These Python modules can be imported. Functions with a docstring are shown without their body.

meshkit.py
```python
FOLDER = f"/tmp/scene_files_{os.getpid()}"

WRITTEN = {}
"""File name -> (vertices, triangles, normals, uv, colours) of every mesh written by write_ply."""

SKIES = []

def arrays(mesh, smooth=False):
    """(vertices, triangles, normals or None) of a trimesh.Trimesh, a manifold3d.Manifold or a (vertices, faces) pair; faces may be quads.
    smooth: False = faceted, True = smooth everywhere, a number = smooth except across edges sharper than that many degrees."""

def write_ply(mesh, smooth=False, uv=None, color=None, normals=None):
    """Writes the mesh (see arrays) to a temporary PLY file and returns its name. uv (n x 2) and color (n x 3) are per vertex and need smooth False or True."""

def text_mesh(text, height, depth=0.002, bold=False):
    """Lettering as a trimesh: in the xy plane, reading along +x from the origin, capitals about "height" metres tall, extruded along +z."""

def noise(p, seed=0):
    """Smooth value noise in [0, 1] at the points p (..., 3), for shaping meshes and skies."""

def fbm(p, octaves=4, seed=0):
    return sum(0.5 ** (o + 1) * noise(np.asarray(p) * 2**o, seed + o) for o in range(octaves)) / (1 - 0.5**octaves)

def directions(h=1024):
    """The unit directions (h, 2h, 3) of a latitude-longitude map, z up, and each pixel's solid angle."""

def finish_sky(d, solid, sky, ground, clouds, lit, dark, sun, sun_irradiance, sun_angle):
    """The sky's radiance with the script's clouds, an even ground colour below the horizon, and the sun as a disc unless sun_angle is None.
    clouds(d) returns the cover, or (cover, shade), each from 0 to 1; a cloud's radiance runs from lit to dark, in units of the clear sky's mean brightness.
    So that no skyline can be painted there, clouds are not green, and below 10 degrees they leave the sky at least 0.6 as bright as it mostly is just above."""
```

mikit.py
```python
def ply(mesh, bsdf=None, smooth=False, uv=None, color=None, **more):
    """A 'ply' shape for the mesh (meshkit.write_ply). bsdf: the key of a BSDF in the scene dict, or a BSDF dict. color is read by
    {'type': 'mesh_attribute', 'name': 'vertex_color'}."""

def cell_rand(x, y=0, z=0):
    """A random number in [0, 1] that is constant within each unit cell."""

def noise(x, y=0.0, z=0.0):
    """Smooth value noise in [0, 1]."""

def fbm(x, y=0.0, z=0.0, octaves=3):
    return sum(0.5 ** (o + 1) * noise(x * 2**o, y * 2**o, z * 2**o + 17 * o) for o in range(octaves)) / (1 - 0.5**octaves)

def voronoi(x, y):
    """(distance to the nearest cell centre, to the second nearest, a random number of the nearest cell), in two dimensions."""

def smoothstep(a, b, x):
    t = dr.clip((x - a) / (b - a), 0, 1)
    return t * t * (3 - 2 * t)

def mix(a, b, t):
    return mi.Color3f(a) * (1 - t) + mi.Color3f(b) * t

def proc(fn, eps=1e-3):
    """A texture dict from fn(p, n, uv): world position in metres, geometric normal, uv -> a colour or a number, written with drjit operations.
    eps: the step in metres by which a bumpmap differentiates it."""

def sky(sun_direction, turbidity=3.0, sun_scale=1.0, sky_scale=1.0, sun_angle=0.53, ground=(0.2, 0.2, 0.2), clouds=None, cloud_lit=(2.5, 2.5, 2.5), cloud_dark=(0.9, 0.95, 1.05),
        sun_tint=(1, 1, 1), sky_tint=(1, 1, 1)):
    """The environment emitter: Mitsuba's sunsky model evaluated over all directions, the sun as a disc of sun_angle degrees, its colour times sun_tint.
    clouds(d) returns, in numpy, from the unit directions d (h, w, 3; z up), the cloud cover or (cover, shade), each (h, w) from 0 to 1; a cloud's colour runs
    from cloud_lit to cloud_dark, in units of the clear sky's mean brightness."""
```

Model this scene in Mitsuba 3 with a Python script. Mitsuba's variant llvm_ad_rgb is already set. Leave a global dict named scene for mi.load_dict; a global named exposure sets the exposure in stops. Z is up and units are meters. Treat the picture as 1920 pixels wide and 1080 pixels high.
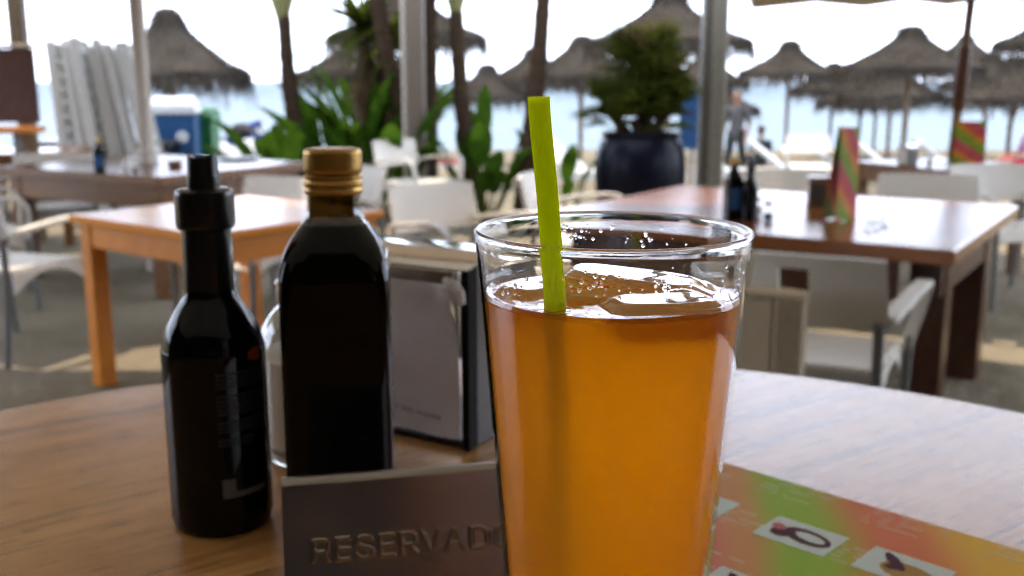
import math
import numpy as np
import trimesh
import drjit as dr
import mitsuba as mi
import mikit
import meshkit
from mikit import proc, noise, fbm, voronoi, cell_rand, smoothstep, mix, ply

# ------------------------------------------------------------------ camera, sky, exposure
T = mi.ScalarTransform4f
scene, labels = {}, {}
exposure = 2.5
PITCH = math.atan(387 / 1900)
EYE = 1.3
scene['camera'] = {'type': 'thinlens', 'fov': 53.62, 'fov_axis': 'x', 'near_clip': 0.02, 'far_clip': 9000.0,
                   'aperture_radius': 0.00112, 'focus_distance': 0.305,
                   'to_world': T().look_at(origin=[0, 0, EYE], target=[0, math.cos(PITCH), EYE - math.sin(PITCH)], up=[0, 0, 1])}
SUN = (-0.26, 0.16, 0.95)


def clouds(d):
    p = d / np.maximum(d[..., 2:3] + 0.18, 0.05)
    n = meshkit.fbm(np.stack([p[..., 0] * 0.9, p[..., 1] * 0.9, p[..., 2] * 0 + 3], -1), 5, 4)
    low = np.clip(1 - d[..., 2] / 0.75, 0, 1)
    cover = np.clip((n - 0.42) * 5 + low * 1.6, 0, 1)
    shade = np.clip((meshkit.fbm(np.stack([p[..., 0] * 1.6, p[..., 1] * 1.6, p[..., 2] * 0 + 9], -1), 4, 8) - 0.5) * 1.6, 0, 0.5)
    return cover, shade * (1 - low)


scene['sky'] = mikit.sky(SUN, turbidity=4, sun_scale=0.7, clouds=clouds, cloud_lit=(5.9, 6.6, 8.1), cloud_dark=(0.9, 0.95, 1.05))

rng = np.random.default_rng(7)
PI = math.pi


# ------------------------------------------------------------------ helpers
def V(*a):
    return np.array(a, float)


def place(x=0, y=0, z=0, yaw=0.0, pitch=0.0, roll=0.0, s=1.0):
    """yaw about z (degrees), then moved; pitch about x and roll about y come first."""
    return T().translate([x, y, z]).rotate([0, 0, 1], yaw).rotate([1, 0, 0], pitch).rotate([0, 1, 0], roll).scale(s)


def number(key):
    if key not in scene and key not in labels:
        return key
    i = 1
    while f'{key}_{i:03d}' in scene or f'{key}_{i:03d}' in labels:
        i += 1
    return f'{key}_{i:03d}'


def join(*ms):
    out = []
    for m in ms:
        out.extend(m if isinstance(m, (list, tuple)) else [m])
    return trimesh.util.concatenate([o if isinstance(o, trimesh.Trimesh) else tri(*o) for o in out])


def tri(v, f):
    v, f = np.asarray(v, float), np.asarray(f, int)
    if f.shape[1] == 4:
        f = np.vstack([f[:, [0, 1, 2]], f[:, [0, 2, 3]]])
    return trimesh.Trimesh(v, f, process=False)


def box(cx, cy, cz, sx, sy, sz, b=0.003):
    """A box about its centre with chamfered edges."""
    h = V(sx, sy, sz) / 2
    b = min(b, h.min() * 0.45)
    pts = []
    for s in np.ndindex(2, 2, 2):
        c = (np.array(s) * 2 - 1.0)
        for k in range(3):
            q = h - b
            q[k] = h[k]
            pts.append(c * q)
    m = trimesh.Trimesh(pts, process=False).convex_hull if False else trimesh.convex.convex_hull(np.array(pts))
    m.apply_translation([cx, cy, cz])
    return m


def lathe(profile, n=48, close=False, centre=(0, 0)):
    """Revolve (r, z) points about z; r = 0 at an end closes it."""
    prof = np.asarray(profile, float)
    a = np.arange(n) * 2 * PI / n
    v = np.stack([prof[:, None, 0] * np.cos(a) + centre[0], prof[:, None, 0] * np.sin(a) + centre[1], np.repeat(prof[:, 1:2], n, 1)], -1).reshape(-1, 3)
    m = len(prof)
    i, j = np.meshgrid(np.arange(m - 1), np.arange(n), indexing='ij')
    q = np.stack([i * n + j, i * n + (j + 1) % n, (i + 1) * n + (j + 1) % n, (i + 1) * n + j], -1).reshape(-1, 4)
    t = tri(v, q)
    t = trimesh.Trimesh(t.vertices, t.faces[t.area_faces > 1e-14] if len(t.faces) else t.faces, process=False)
    t.merge_vertices()
    return t


def loft(rings, cap=True):
    rings = [np.asarray(r, float) for r in rings]
    n, m = len(rings[0]), len(rings)
    v = np.vstack(rings)
    i, j = np.meshgrid(np.arange(m - 1), np.arange(n), indexing='ij')
    q = np.stack([i * n + j, i * n + (j + 1) % n, (i + 1) * n + (j + 1) % n, (i + 1) * n + j], -1).reshape(-1, 4)
    f = np.vstack([q[:, [0, 1, 2]], q[:, [0, 2, 3]]])
    if cap:
        v = np.vstack([v, rings[0].mean(0), rings[-1].mean(0)])
        k = np.arange(n)
        f = np.vstack([f, np.stack([(k + 1) % n, k, k * 0 + m * n], 1), np.stack([(m - 1) * n + k, (m - 1) * n + (k + 1) % n, k * 0 + m * n + 1], 1)])
    return tri(v, f)


def tube(path, radius, k=10, cap=True):
    p = np.asarray(path, float)
    t = np.gradient(p, axis=0)
    t /= np.linalg.norm(t, axis=1, keepdims=True) + 1e-12
    ref = V(0, 0, 1) if abs(t[:, 2]).mean() < 0.8 else V(1, 0, 0)
    a = np.cross(t, ref)
    a /= np.linalg.norm(a, axis=1, keepdims=True) + 1e-12
    b = np.cross(t, a)
    r = np.broadcast_to(np.asarray(radius, float), (len(p),))
    ang = np.arange(k) * 2 * PI / k
    rings = [p[i] + r[i] * (np.cos(ang)[:, None] * b[i] + np.sin(ang)[:, None] * a[i]) for i in range(len(p))]
    rings = [g[::-1] for g in rings]
    m = loft(rings, cap)
    return m


def sweep(path, prof, up=(1, 0, 0)):
    """Sweep a closed 2-D profile (side, over) along a path; 'up' gives the side direction."""
    p = np.asarray(path, float)
    t = np.gradient(p, axis=0)
    t /= np.linalg.norm(t, axis=1, keepdims=True) + 1e-12
    a = np.broadcast_to(V(*up), p.shape) - (t @ V(*up))[:, None] * t
    a /= np.linalg.norm(a, axis=1, keepdims=True)
    b = np.cross(t, a)
    m = loft([p[i] + np.array(prof)[:, :1] * a[i] + np.array(prof)[:, 1:] * b[i] for i in range(len(p))])
    m.fix_normals()
    return m


def sheet(P, t):
    """A grid of points (m, n, 3) as a solid sheet of thickness t."""
    P = np.asarray(P, float)
    m, n = P.shape[:2]
    N = np.cross(np.gradient(P, axis=0), np.gradient(P, axis=1))
    N /= np.linalg.norm(N, axis=-1, keepdims=True) + 1e-12
    A, B = P + N * t / 2, P - N * t / 2
    v = np.vstack([A.reshape(-1, 3), B.reshape(-1, 3)])
    i, j = np.meshgrid(np.arange(m - 1), np.arange(n - 1), indexing='ij')
    q = np.stack([i * n + j, (i + 1) * n + j, (i + 1) * n + j + 1, i * n + j + 1], -1).reshape(-1, 4)
    o = m * n
    rim = [k for k in range(n)] + [k * n + n - 1 for k in range(1, m)] + [(m - 1) * n + k for k in range(n - 2, -1, -1)] + [k * n for k in range(m - 2, 0, -1)]
    rim = np.array(rim)
    nx = np.roll(rim, -1)
    side = np.stack([rim, nx, nx + o, rim + o], 1)
    s = tri(v, np.vstack([q, q[:, ::-1] + o, side]))
    s.fix_normals()
    return s


def put(key, mesh, mat, smooth=30, at=None, **kw):
    """One entry of the scene."""
    d = ply(mesh, mat, smooth, **kw)
    if at is not None:
        d['to_world'] = at
    scene[key] = d
    return d


def tag(key, label=None, category=None, group=None, kind=None):
    d = labels.setdefault(key, {})
    for k, v in (('label', label), ('category', category), ('group', group), ('kind', kind)):
        if v:
            d[k] = v


class Kind:
    """A thing built once: parts that share their meshes between copies."""

    def __init__(self):
        self.parts = []

    def add(self, name, mesh, mat, smooth=30, kind=None, **kw):
        n, i = name, 1
        while any(p[0] == n for p in self.parts):
            n = f'{name}_{i:03d}'
            i += 1
        self.parts.append((n, ply(mesh, mat, smooth, **kw), kind))
        return n

    def put(self, name, at, label, category, group=None):
        key = number(name)
        tag(key, label, category, group)
        for n, d, kind in self.parts:
            scene[f'{key}__{n}'] = {**d, 'to_world': at}
            if kind:
                tag(f'{key}__{n}', kind=kind)
        return key


def rgb(*c):
    return {'type': 'rgb', 'value': list(c)}


def two(b):
    return {'type': 'twosided', 'bsdf': b}


def pr(color, rough=0.5, metal=0.0, spec=0.5, **kw):
    return two({'type': 'principled', 'base_color': color if isinstance(color, dict) else rgb(*color), 'roughness': rough, 'metallic': metal, 'specular': spec, **kw})


# ------------------------------------------------------------------ materials
def wood(dark, light, ang, scale=1.0, rough=0.3, coat=0.8, gloss=0.85, fig=1.0, spec=0.5):
    ca, sa = math.cos(ang), math.sin(ang)

    def fn(p, n, uv):
        u, v = p.x * ca + p.y * sa, -p.x * sa + p.y * ca
        w = fbm(u * 1.6 * scale, v * 9 * scale, p.z * 9 * scale, 3)
        g = fbm(u * 9 * scale, v * 160 * scale, p.z * 120 * scale, 2)
        r = 0.5 + 0.5 * dr.sin(v * 55 * scale + w * 9 + p.z * 30)
        return mix(dark, light, dr.clip(0.55 * w + 0.3 * g + 0.2 * r * fig, 0, 1))

    return two({'type': 'roughplastic', 'diffuse_reflectance': proc(fn), 'alpha': rough * rough, 'int_ior': 1.35 + 0.25 * coat, 'nonlinear': False})


def our_wood(p, n, uv):
    ca, sa = math.cos(0.62), math.sin(0.62)
    u, v = p.x * ca + p.y * sa, -p.x * sa + p.y * ca
    w = fbm(u * 7, v * 28, p.z * 10, 4)
    g = fbm(u * 26, v * 520, 3.0, 2)
    blot = fbm(p.x * 14, p.y * 14, 7.0, 3)
    c = mix((0.42, 0.165, 0.035), (0.80, 0.46, 0.19), dr.clip(1.1 * w - 0.2 + 0.4 * g + 0.5 * (blot - 0.5), 0, 1))
    pore = smoothstep(0.70, 0.80, fbm(u * 45, v * 900, 5.0, 2))
    vein = smoothstep(0.62, 0.72, fbm(u * 5, v * 60, 8.0, 3))
    return c * (1 - 0.55 * pore) * (1 - 0.38 * vein)


def our_wood_bump(p, n, uv):
    ca, sa = math.cos(0.62), math.sin(0.62)
    u, v = p.x * ca + p.y * sa, -p.x * sa + p.y * ca
    return 0.5 * fbm(u * 30, v * 420, 5.0, 2) + 0.35 * fbm(p.x * 55, p.y * 55, 1.0, 2) + fbm(p.x * 9, p.y * 9, 2.0, 2)


def our_rough(p, n, uv):
    return 0.22 + 0.2 * fbm(p.x * 18, p.y * 18, 4.0, 3)


def sand_col(p, n, uv):
    a = fbm(p.x * 1.7, p.y * 1.7, 1.0, 4)
    b = noise(p.x * 90, p.y * 90, 3.0)
    c = mix((0.155, 0.132, 0.092), (0.30, 0.26, 0.19), dr.clip(a * 0.9 + 0.25 * (b - 0.5), 0, 1))
    wet = smoothstep(38.0, 41.5, p.y)
    return c * (1 - 0.45 * wet)


def sand_bump(p, n, uv):
    return fbm(p.x * 4.2, p.y * 4.2, 2.0, 4) + 0.12 * noise(p.x * 60, p.y * 60, 1.0)


def sea_bump(p, n, uv):
    return fbm(p.x * 0.35, p.y * 0.9, 2.0, 4)


def sea_col(p, n, uv):
    far = smoothstep(45.0, 260.0, p.y)
    return mix((0.125, 0.170, 0.195), (0.08, 0.12, 0.15), far)


def straw_col(p, n, uv):
    a = fbm(p.x * 30, p.y * 30, p.z * 14, 3)
    b = fbm(p.x * 2.1, p.y * 2.1, p.z * 2, 2)
    return mix((0.020, 0.0165, 0.013), (0.076, 0.065, 0.053), dr.clip(a * 0.75 + b * 0.45 - 0.1, 0, 1))


def bark_col(p, n, uv):
    a = fbm(p.x * 24, p.y * 24, p.z * 40, 3)
    ring = 0.5 + 0.5 * dr.sin(p.z * 95 + 5 * noise(p.x * 8, p.y * 8, p.z * 6))
    return mix((0.022, 0.014, 0.009), (0.085, 0.058, 0.038), dr.clip(0.7 * a + 0.3 * ring - 0.05, 0, 1))


def leaf_col(p, n, uv):
    a = fbm(p.x * 9, p.y * 9, p.z * 9, 3)
    vein = 0.5 + 0.5 * dr.sin(uv.y * 160)
    return mix((0.010, 0.036, 0.004), (0.068, 0.135, 0.012), dr.clip(a * 0.9 + 0.12 * vein, 0, 1))


def palm_col(p, n, uv):
    a = fbm(p.x * 7, p.y * 7, p.z * 7, 3)
    return mix((0.022, 0.038, 0.006), (0.125, 0.15, 0.026), dr.clip(a * 1.2 - 0.1, 0, 1))


def dry_col(p, n, uv):
    a = fbm(p.x * 16, p.y * 16, p.z * 8, 3)
    return mix((0.06, 0.04, 0.022), (0.20, 0.14, 0.07), a)


def leaf(col, diff=1.0, rough=0.35):
    return {'type': 'principledthin', 'base_color': proc(col), 'roughness': rough, 'diff_trans': diff, 'spec_trans': 0.0, 'eta': 1.4}


def steel_rough(p, n, uv):
    return 0.20 + 0.22 * fbm(p.x * 60, p.y * 60, p.z * 60, 3)


def steel_bump(p, n, uv):
    return fbm(p.x * 30, p.y * 30, p.z * 30, 2) + 0.1 * noise(p.x * 40, p.y * 40, p.z * 900)


def navy(p, n, uv):
    a = fbm(p.x * 6, p.y * 6, p.z * 6, 3)
    return mix((0.0015, 0.0018, 0.004), (0.003, 0.004, 0.012), a)


def plastic_white(p, n, uv):
    a = fbm(p.x * 5, p.y * 5, p.z * 5, 3)
    return mix((0.56, 0.52, 0.45), (0.66, 0.62, 0.55), a)


def canvas_col(p, n, uv):
    a = fbm(p.x * 3, p.y * 3, p.z * 3, 3)
    return mix((0.58, 0.52, 0.42), (0.70, 0.65, 0.55), a)


def paper_col(p, n, uv):
    a = fbm(p.x * 70, p.y * 70, p.z * 70, 3)
    return mix((0.68, 0.66, 0.665), (0.80, 0.78, 0.785), a)


def stripes(u, v):
    """The loud diagonal colours of the menu cards, as printed."""
    t = (u * 0.8 + v * 1.1) * 2.3 + 0.35 * noise(u * 3, v * 3, 2.0)
    k = t - dr.floor(t)
    red, org, grn, pink = (0.42, 0.075, 0.045), (0.46, 0.17, 0.03), (0.16, 0.23, 0.02), (0.40, 0.06, 0.085)
    c = mix(grn, org, smoothstep(0.22, 0.36, k))
    c = mix(c, red, smoothstep(0.42, 0.56, k))
    c = mix(c, pink, smoothstep(0.6, 0.75, k))
    return mix(c, grn, smoothstep(0.84, 0.98, k))


def menu_small(p, n, uv):
    c = stripes(uv.x * 0.45, uv.y * 0.62 + 0.2)
    a = fbm(uv.x * 5, uv.y * 9, 3.0, 3)
    return c * (0.75 + 0.5 * a)


def menu_big(p, n, uv):
    # uv in units of the card's short side
    u, v = uv.x, uv.y
    t = u - 0.72 * v + 0.05 * (noise(u * 3, v * 3, 4.0) - 0.5)
    red, org, grn, pink, yel = (0.72, 0.20, 0.07), (0.66, 0.31, 0.10), (0.32, 0.50, 0.03), (0.72, 0.13, 0.16), (0.80, 0.47, 0.04)
    c = mix(pink, org, smoothstep(0.02, 0.20, t))
    c = mix(c, grn, smoothstep(0.20, 0.34, t))
    c = mix(c, red, smoothstep(0.42, 0.66, t))
    c = mix(c, yel, smoothstep(0.74, 0.95, t))
    c = mix(c, red, smoothstep(1.1, 1.3, t))
    # rows of small pale print between the pictures
    cu, cv = u * 3.0, v * 3.6
    fu, fv = cu - dr.floor(cu), cv - dr.floor(cv)
    line = fv * 11
    ln = line - dr.floor(line)
    word = noise(cu * 16, dr.floor(line) * 7.3, 2.0)
    on = dr.select((ln > 0.3) & (ln < 0.75) & (word > 0.42) & (fu < 0.25 + 0.6 * cell_rand(dr.floor(line), dr.floor(cu), dr.floor(cv))) & (fv < 0.42) & (fu > 0.08), 1.0, 0.0)
    return mix(c, (0.66, 0.58, 0.42), on * 0.55)


B = scene
B['our_table_wood'] = {'type': 'bumpmap', 'arbitrary': proc(our_wood_bump, 4e-4), 'scale': 0.00016, 'bsdf': two({'type': 'roughplastic', 'diffuse_reflectance': proc(our_wood), 'alpha': 0.085, 'int_ior': 1.75, 'nonlinear': False})}
B['red_wood'] = wood((0.12, 0.034, 0.009), (0.34, 0.12, 0.034), 2.68, rough=0.28)
B['orange_wood'] = wood((0.58, 0.16, 0.004), (0.78, 0.29, 0.02), 2.5, rough=0.3)
B['brown_wood'] = wood((0.085, 0.030, 0.006), (0.20, 0.085, 0.022), 2.6, rough=0.35)
B['dark_wood'] = wood((0.045, 0.014, 0.008), (0.11, 0.035, 0.018), 1.57, rough=0.5, coat=0.1)
B['post_wood'] = wood((0.10, 0.065, 0.03), (0.21, 0.15, 0.08), 1.2, rough=0.55, coat=0.0)
B['sand'] = {'type': 'bumpmap', 'arbitrary': proc(sand_bump, 4e-3), 'scale': 0.05, 'bsdf': two({'type': 'diffuse', 'reflectance': proc(sand_col)})}
B['sea_water'] = {'type': 'bumpmap', 'arbitrary': proc(sea_bump, 2e-2), 'scale': 0.12, 'bsdf': pr(proc(sea_col), 0.5, spec=0.2)}
B['straw_thatch'] = two({'type': 'diffuse', 'reflectance': proc(straw_col)})
B['bark'] = two({'type': 'diffuse', 'reflectance': proc(bark_col)})
B['broad_leaf'] = leaf(leaf_col, 1.1, 0.3)
B['palm_leaf'] = leaf(palm_col, 0.8, 0.4)
B['dry_leaf'] = leaf(dry_col, 0.6, 0.7)
B['chair_plastic'] = pr(proc(plastic_white), 0.42, spec=0.45)
B['grey_leg'] = pr((0.13, 0.132, 0.125), 0.4, spec=0.5)
B['white_paint'] = pr((0.42, 0.37, 0.31), 0.45)
B['lounger_white'] = pr((0.46, 0.455, 0.42), 0.55)
B['canvas'] = {'type': 'principledthin', 'base_color': proc(canvas_col), 'roughness': 0.8, 'diff_trans': 0.25, 'spec_trans': 0.0, 'eta': 1.3}
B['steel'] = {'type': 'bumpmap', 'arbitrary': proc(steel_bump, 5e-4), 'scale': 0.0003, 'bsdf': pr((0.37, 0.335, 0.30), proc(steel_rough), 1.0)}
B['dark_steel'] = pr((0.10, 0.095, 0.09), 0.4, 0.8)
B['chrome'] = pr((0.80, 0.80, 0.80), 0.08, 1.0)
B['gold_cap'] = pr((0.50, 0.30, 0.075), 0.36, 0.75)
B['black_plastic'] = pr((0.010, 0.010, 0.011), 0.22, spec=0.5)
B['black_glass'] = pr((0.003, 0.003, 0.004), 0.035, spec=0.25)
B['oil_dark'] = pr((0.003, 0.0028, 0.002), 0.06, spec=0.22)
B['olive_glass'] = {'type': 'thindielectric', 'int_ior': 1.5, 'specular_transmittance': rgb(0.15, 0.105, 0.028)}
B['thin_glass'] = {'type': 'thindielectric', 'int_ior': 1.5, 'specular_transmittance': rgb(0.95, 0.96, 0.95)}
B['clear_glass'] = {'type': 'dielectric', 'int_ior': 1.5, 'ext_ior': 1.0}
B['ice_clear'] = {'type': 'dielectric', 'int_ior': 1.31, 'ext_ior': 1.0}
B['ice_in_juice'] = {'type': 'principledthin', 'base_color': rgb(1.0, 0.80, 0.28), 'roughness': 0.3, 'spec_trans': 0.0, 'diff_trans': 1.5, 'eta': 1.3}
B['pulp'] = {'type': 'principledthin', 'base_color': rgb(1.0, 0.56, 0.0), 'roughness': 0.85, 'spec_trans': 0.7, 'diff_trans': 1.95, 'eta': 1.05}
B['paper'] = {'type': 'principledthin', 'base_color': proc(paper_col), 'roughness': 0.9, 'diff_trans': 0.5, 'spec_trans': 0.0, 'eta': 1.3}
B['print_grey'] = two({'type': 'diffuse', 'reflectance': rgb(0.10, 0.10, 0.12)})
B['print_black'] = pr((0.006, 0.006, 0.006), 0.6, spec=0.1)
B['label_ink'] = two({'type': 'diffuse', 'reflectance': rgb(0.045, 0.045, 0.048)})
B['label_pale'] = two({'type': 'diffuse', 'reflectance': rgb(0.13, 0.127, 0.12)})
B['label_red'] = two({'type': 'diffuse', 'reflectance': rgb(0.30, 0.05, 0.015)})
B['sugar'] = two({'type': 'diffuse', 'reflectance': rgb(0.72, 0.67, 0.60)})
B['straw_lime'] = {'type': 'principledthin', 'base_color': rgb(0.80, 0.90, 0.012), 'roughness': 0.35, 'diff_trans': 1.0, 'spec_trans': 0.0, 'eta': 1.4}
B['navy_glaze'] = pr(proc(navy), 0.32, spec=0.12)
B['blue_plastic'] = pr((0.012, 0.075, 0.21), 0.45)
B['green_plastic'] = pr((0.01, 0.13, 0.035), 0.45)
B['white_plastic'] = pr((0.70, 0.71, 0.72), 0.4)
B['menu_card_print'] = pr(proc(menu_small), 0.5, spec=0.1)
B['menu_sheet_print'] = pr(proc(menu_big), 0.55, spec=0.04)
B['photo_ground'] = pr((0.62, 0.70, 0.64), 0.55, spec=0.04)
B['food_dark'] = pr((0.085, 0.02, 0.03), 0.6, spec=0.04)
B['food_pink'] = pr((0.50, 0.16, 0.16), 0.6, spec=0.04)
B['food_yellow'] = pr((0.42, 0.25, 0.05), 0.6, spec=0.04)
B['bag_cloth'] = two({'type': 'diffuse', 'reflectance': rgb(0.50, 0.41, 0.29)})
B['skin'] = pr((0.25, 0.135, 0.085), 0.5)
B['hair'] = pr((0.03, 0.02, 0.014), 0.6)
B['cloth_grey'] = two({'type': 'diffuse', 'reflectance': rgb(0.085, 0.083, 0.082)})
B['cloth_dark'] = two({'type': 'diffuse', 'reflectance': rgb(0.03, 0.035, 0.035)})
B['cloth_crimson'] = two({'type': 'diffuse', 'reflectance': rgb(0.38, 0.015, 0.05)})
B['cloth_mauve'] = two({'type': 'diffuse', 'reflectance': rgb(0.27, 0.16, 0.25)})
B['cloth_blue'] = two({'type': 'diffuse', 'reflectance': rgb(0.02, 0.045, 0.20)})
B['cloth_coral'] = two({'type': 'diffuse', 'reflectance': rgb(0.55, 0.16, 0.13)})
B['roof_canvas'] = {'type': 'principledthin', 'base_color': rgb(0.72, 0.69, 0.63), 'roughness': 0.9, 'diff_trans': 0.6, 'spec_trans': 0.0, 'eta': 1.3}  # cloth of the unseen roof, passing soft light onto table and chairs
B['unseen_blind'] = {'type': 'principledthin', 'base_color': rgb(0.74, 0.62, 0.48), 'roughness': 0.9, 'diff_trans': 1.0, 'spec_trans': 0.0, 'eta': 1.3}  # unseen blind, translucent to warm the reflection on the table
B['wall_paint'] = two({'type': 'diffuse', 'reflectance': rgb(0.05, 0.036, 0.026)})

# ------------------------------------------------------------------ ground and sea


def ground_z(x, y):
    y = np.asarray(y, float)
    return np.interp(y, [-60, 10.5, 16, 22, 30, 40, 45, 70], [0, 0, -0.42, -0.70, -1.0, -1.36, -1.62, -3.0])


def gz(y):
    return float(ground_z(0, y))


ys = np.unique(np.concatenate([np.linspace(-60, -8, 10), np.linspace(-8, 2, 12), np.linspace(2, 13, 110), np.linspace(13, 70, 60)]))
xs = np.unique(np.concatenate([np.linspace(-300, -12, 14), np.linspace(-12, 12, 170), np.linspace(12, 300, 14)]))
X, Y = np.meshgrid(xs, ys, indexing='ij')
near = np.exp(-((X / 11) ** 4)) * (Y < 34)
Z = ground_z(X, Y) + near * 0.05 * (meshkit.fbm(np.stack([X * 1.3, Y * 1.3, X * 0], -1), 4, 3) - 0.5)
n0, n1 = X.shape
i, j = np.meshgrid(np.arange(n0 - 1), np.arange(n1 - 1), indexing='ij')
Q = np.stack([i * n1 + j, (i + 1) * n1 + j, (i + 1) * n1 + j + 1, i * n1 + j + 1], -1).reshape(-1, 4)
put('beach_sand', tri(np.stack([X, Y, Z], -1).reshape(-1, 3), Q), 'sand', True)
tag('beach_sand', 'pale beach sand sloping from the terrace down to the water', kind='structure')

sx = np.array([-8000, -900, -200, -60, 0, 60, 200, 900, 8000.0])
sy = np.array([38, 60, 100, 200, 500, 1500, 8000.0])
X, Y = np.meshgrid(sx, sy, indexing='ij')
n0, n1 = X.shape
i, j = np.meshgrid(np.arange(n0 - 1), np.arange(n1 - 1), indexing='ij')
Q = np.stack([i * n1 + j, (i + 1) * n1 + j, (i + 1) * n1 + j + 1, i * n1 + j + 1], -1).reshape(-1, 4)
put('sea', tri(np.stack([X, Y, X * 0 - 1.5], -1).reshape(-1, 3), Q), 'sea_water', True)
tag('sea', 'pale blue sea reaching to a flat horizon', kind='structure')

# ------------------------------------------------------------------ unseen restaurant behind and unseen roof overhead, darkening reflections and shading the terrace
tag('unseen_restaurant', 'unseen dark brown restaurant front out of view behind the terrace, darkening reflections', 'building')
put('unseen_restaurant__wall', box(0, -3.6, 1.95, 16, 0.2, 3.9, 0.01), 'wall_paint')  # out of view behind the camera, darkens reflections in the bottles
put('unseen_restaurant__side_blocker', box(-4.8, -1.1, 1.7, 0.12, 4.8, 3.4, 0.01), 'wall_paint')  # out of view, both sides keep bright sky out of the glass reflections
put('unseen_restaurant__side_blocker_001', box(4.8, -1.1, 1.7, 0.12, 4.8, 3.4, 0.01), 'wall_paint')
for k, x in enumerate((-3.4, -1.1, 1.2, 3.5)):
    s = f'_{k:03d}' if k else ''
    put(f'unseen_restaurant__window{s}', join(box(x, -3.47, 1.55, 1.7, 0.06, 1.5, 0.01)), 'black_glass')
    put(f'unseen_restaurant__frame{s}', join(box(x, -3.45, 2.36, 1.9, 0.10, 0.1), box(x, -3.45, 0.74, 1.9, 0.10, 0.1), box(x - 0.9, -3.45, 1.55, 0.1, 0.10, 1.52), box(x + 0.9, -3.45, 1.55, 0.1, 0.10, 1.52)), 'brown_wood')
tag('unseen_roof', 'unseen cream canvas roof with a scalloped edge, out of view overhead and shading the terrace', 'roof')
AW_X, AW_Y0, AW_Y1, AW_Z = 6.5, -3.45, 5.0, 3.35
gx, gy = np.linspace(-AW_X, AW_X, 40), np.linspace(AW_Y0, AW_Y1, 14)
X, Y = np.meshgrid(gx, gy, indexing='ij')
put('unseen_roof__roof', sheet(np.stack([X, Y, AW_Z + 0.03 * np.cos(X * 2 * PI / 1.3) + 0.04 * (AW_Y1 - Y)], -1), 0.03), 'roof_canvas', 40)  # out of view overhead, shades the terrace and lets soft light through
gx = np.linspace(-AW_X, AW_X, 260)
drop = np.linspace(0, 1, 5)
X, D = np.meshgrid(gx, drop, indexing='ij')
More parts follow.
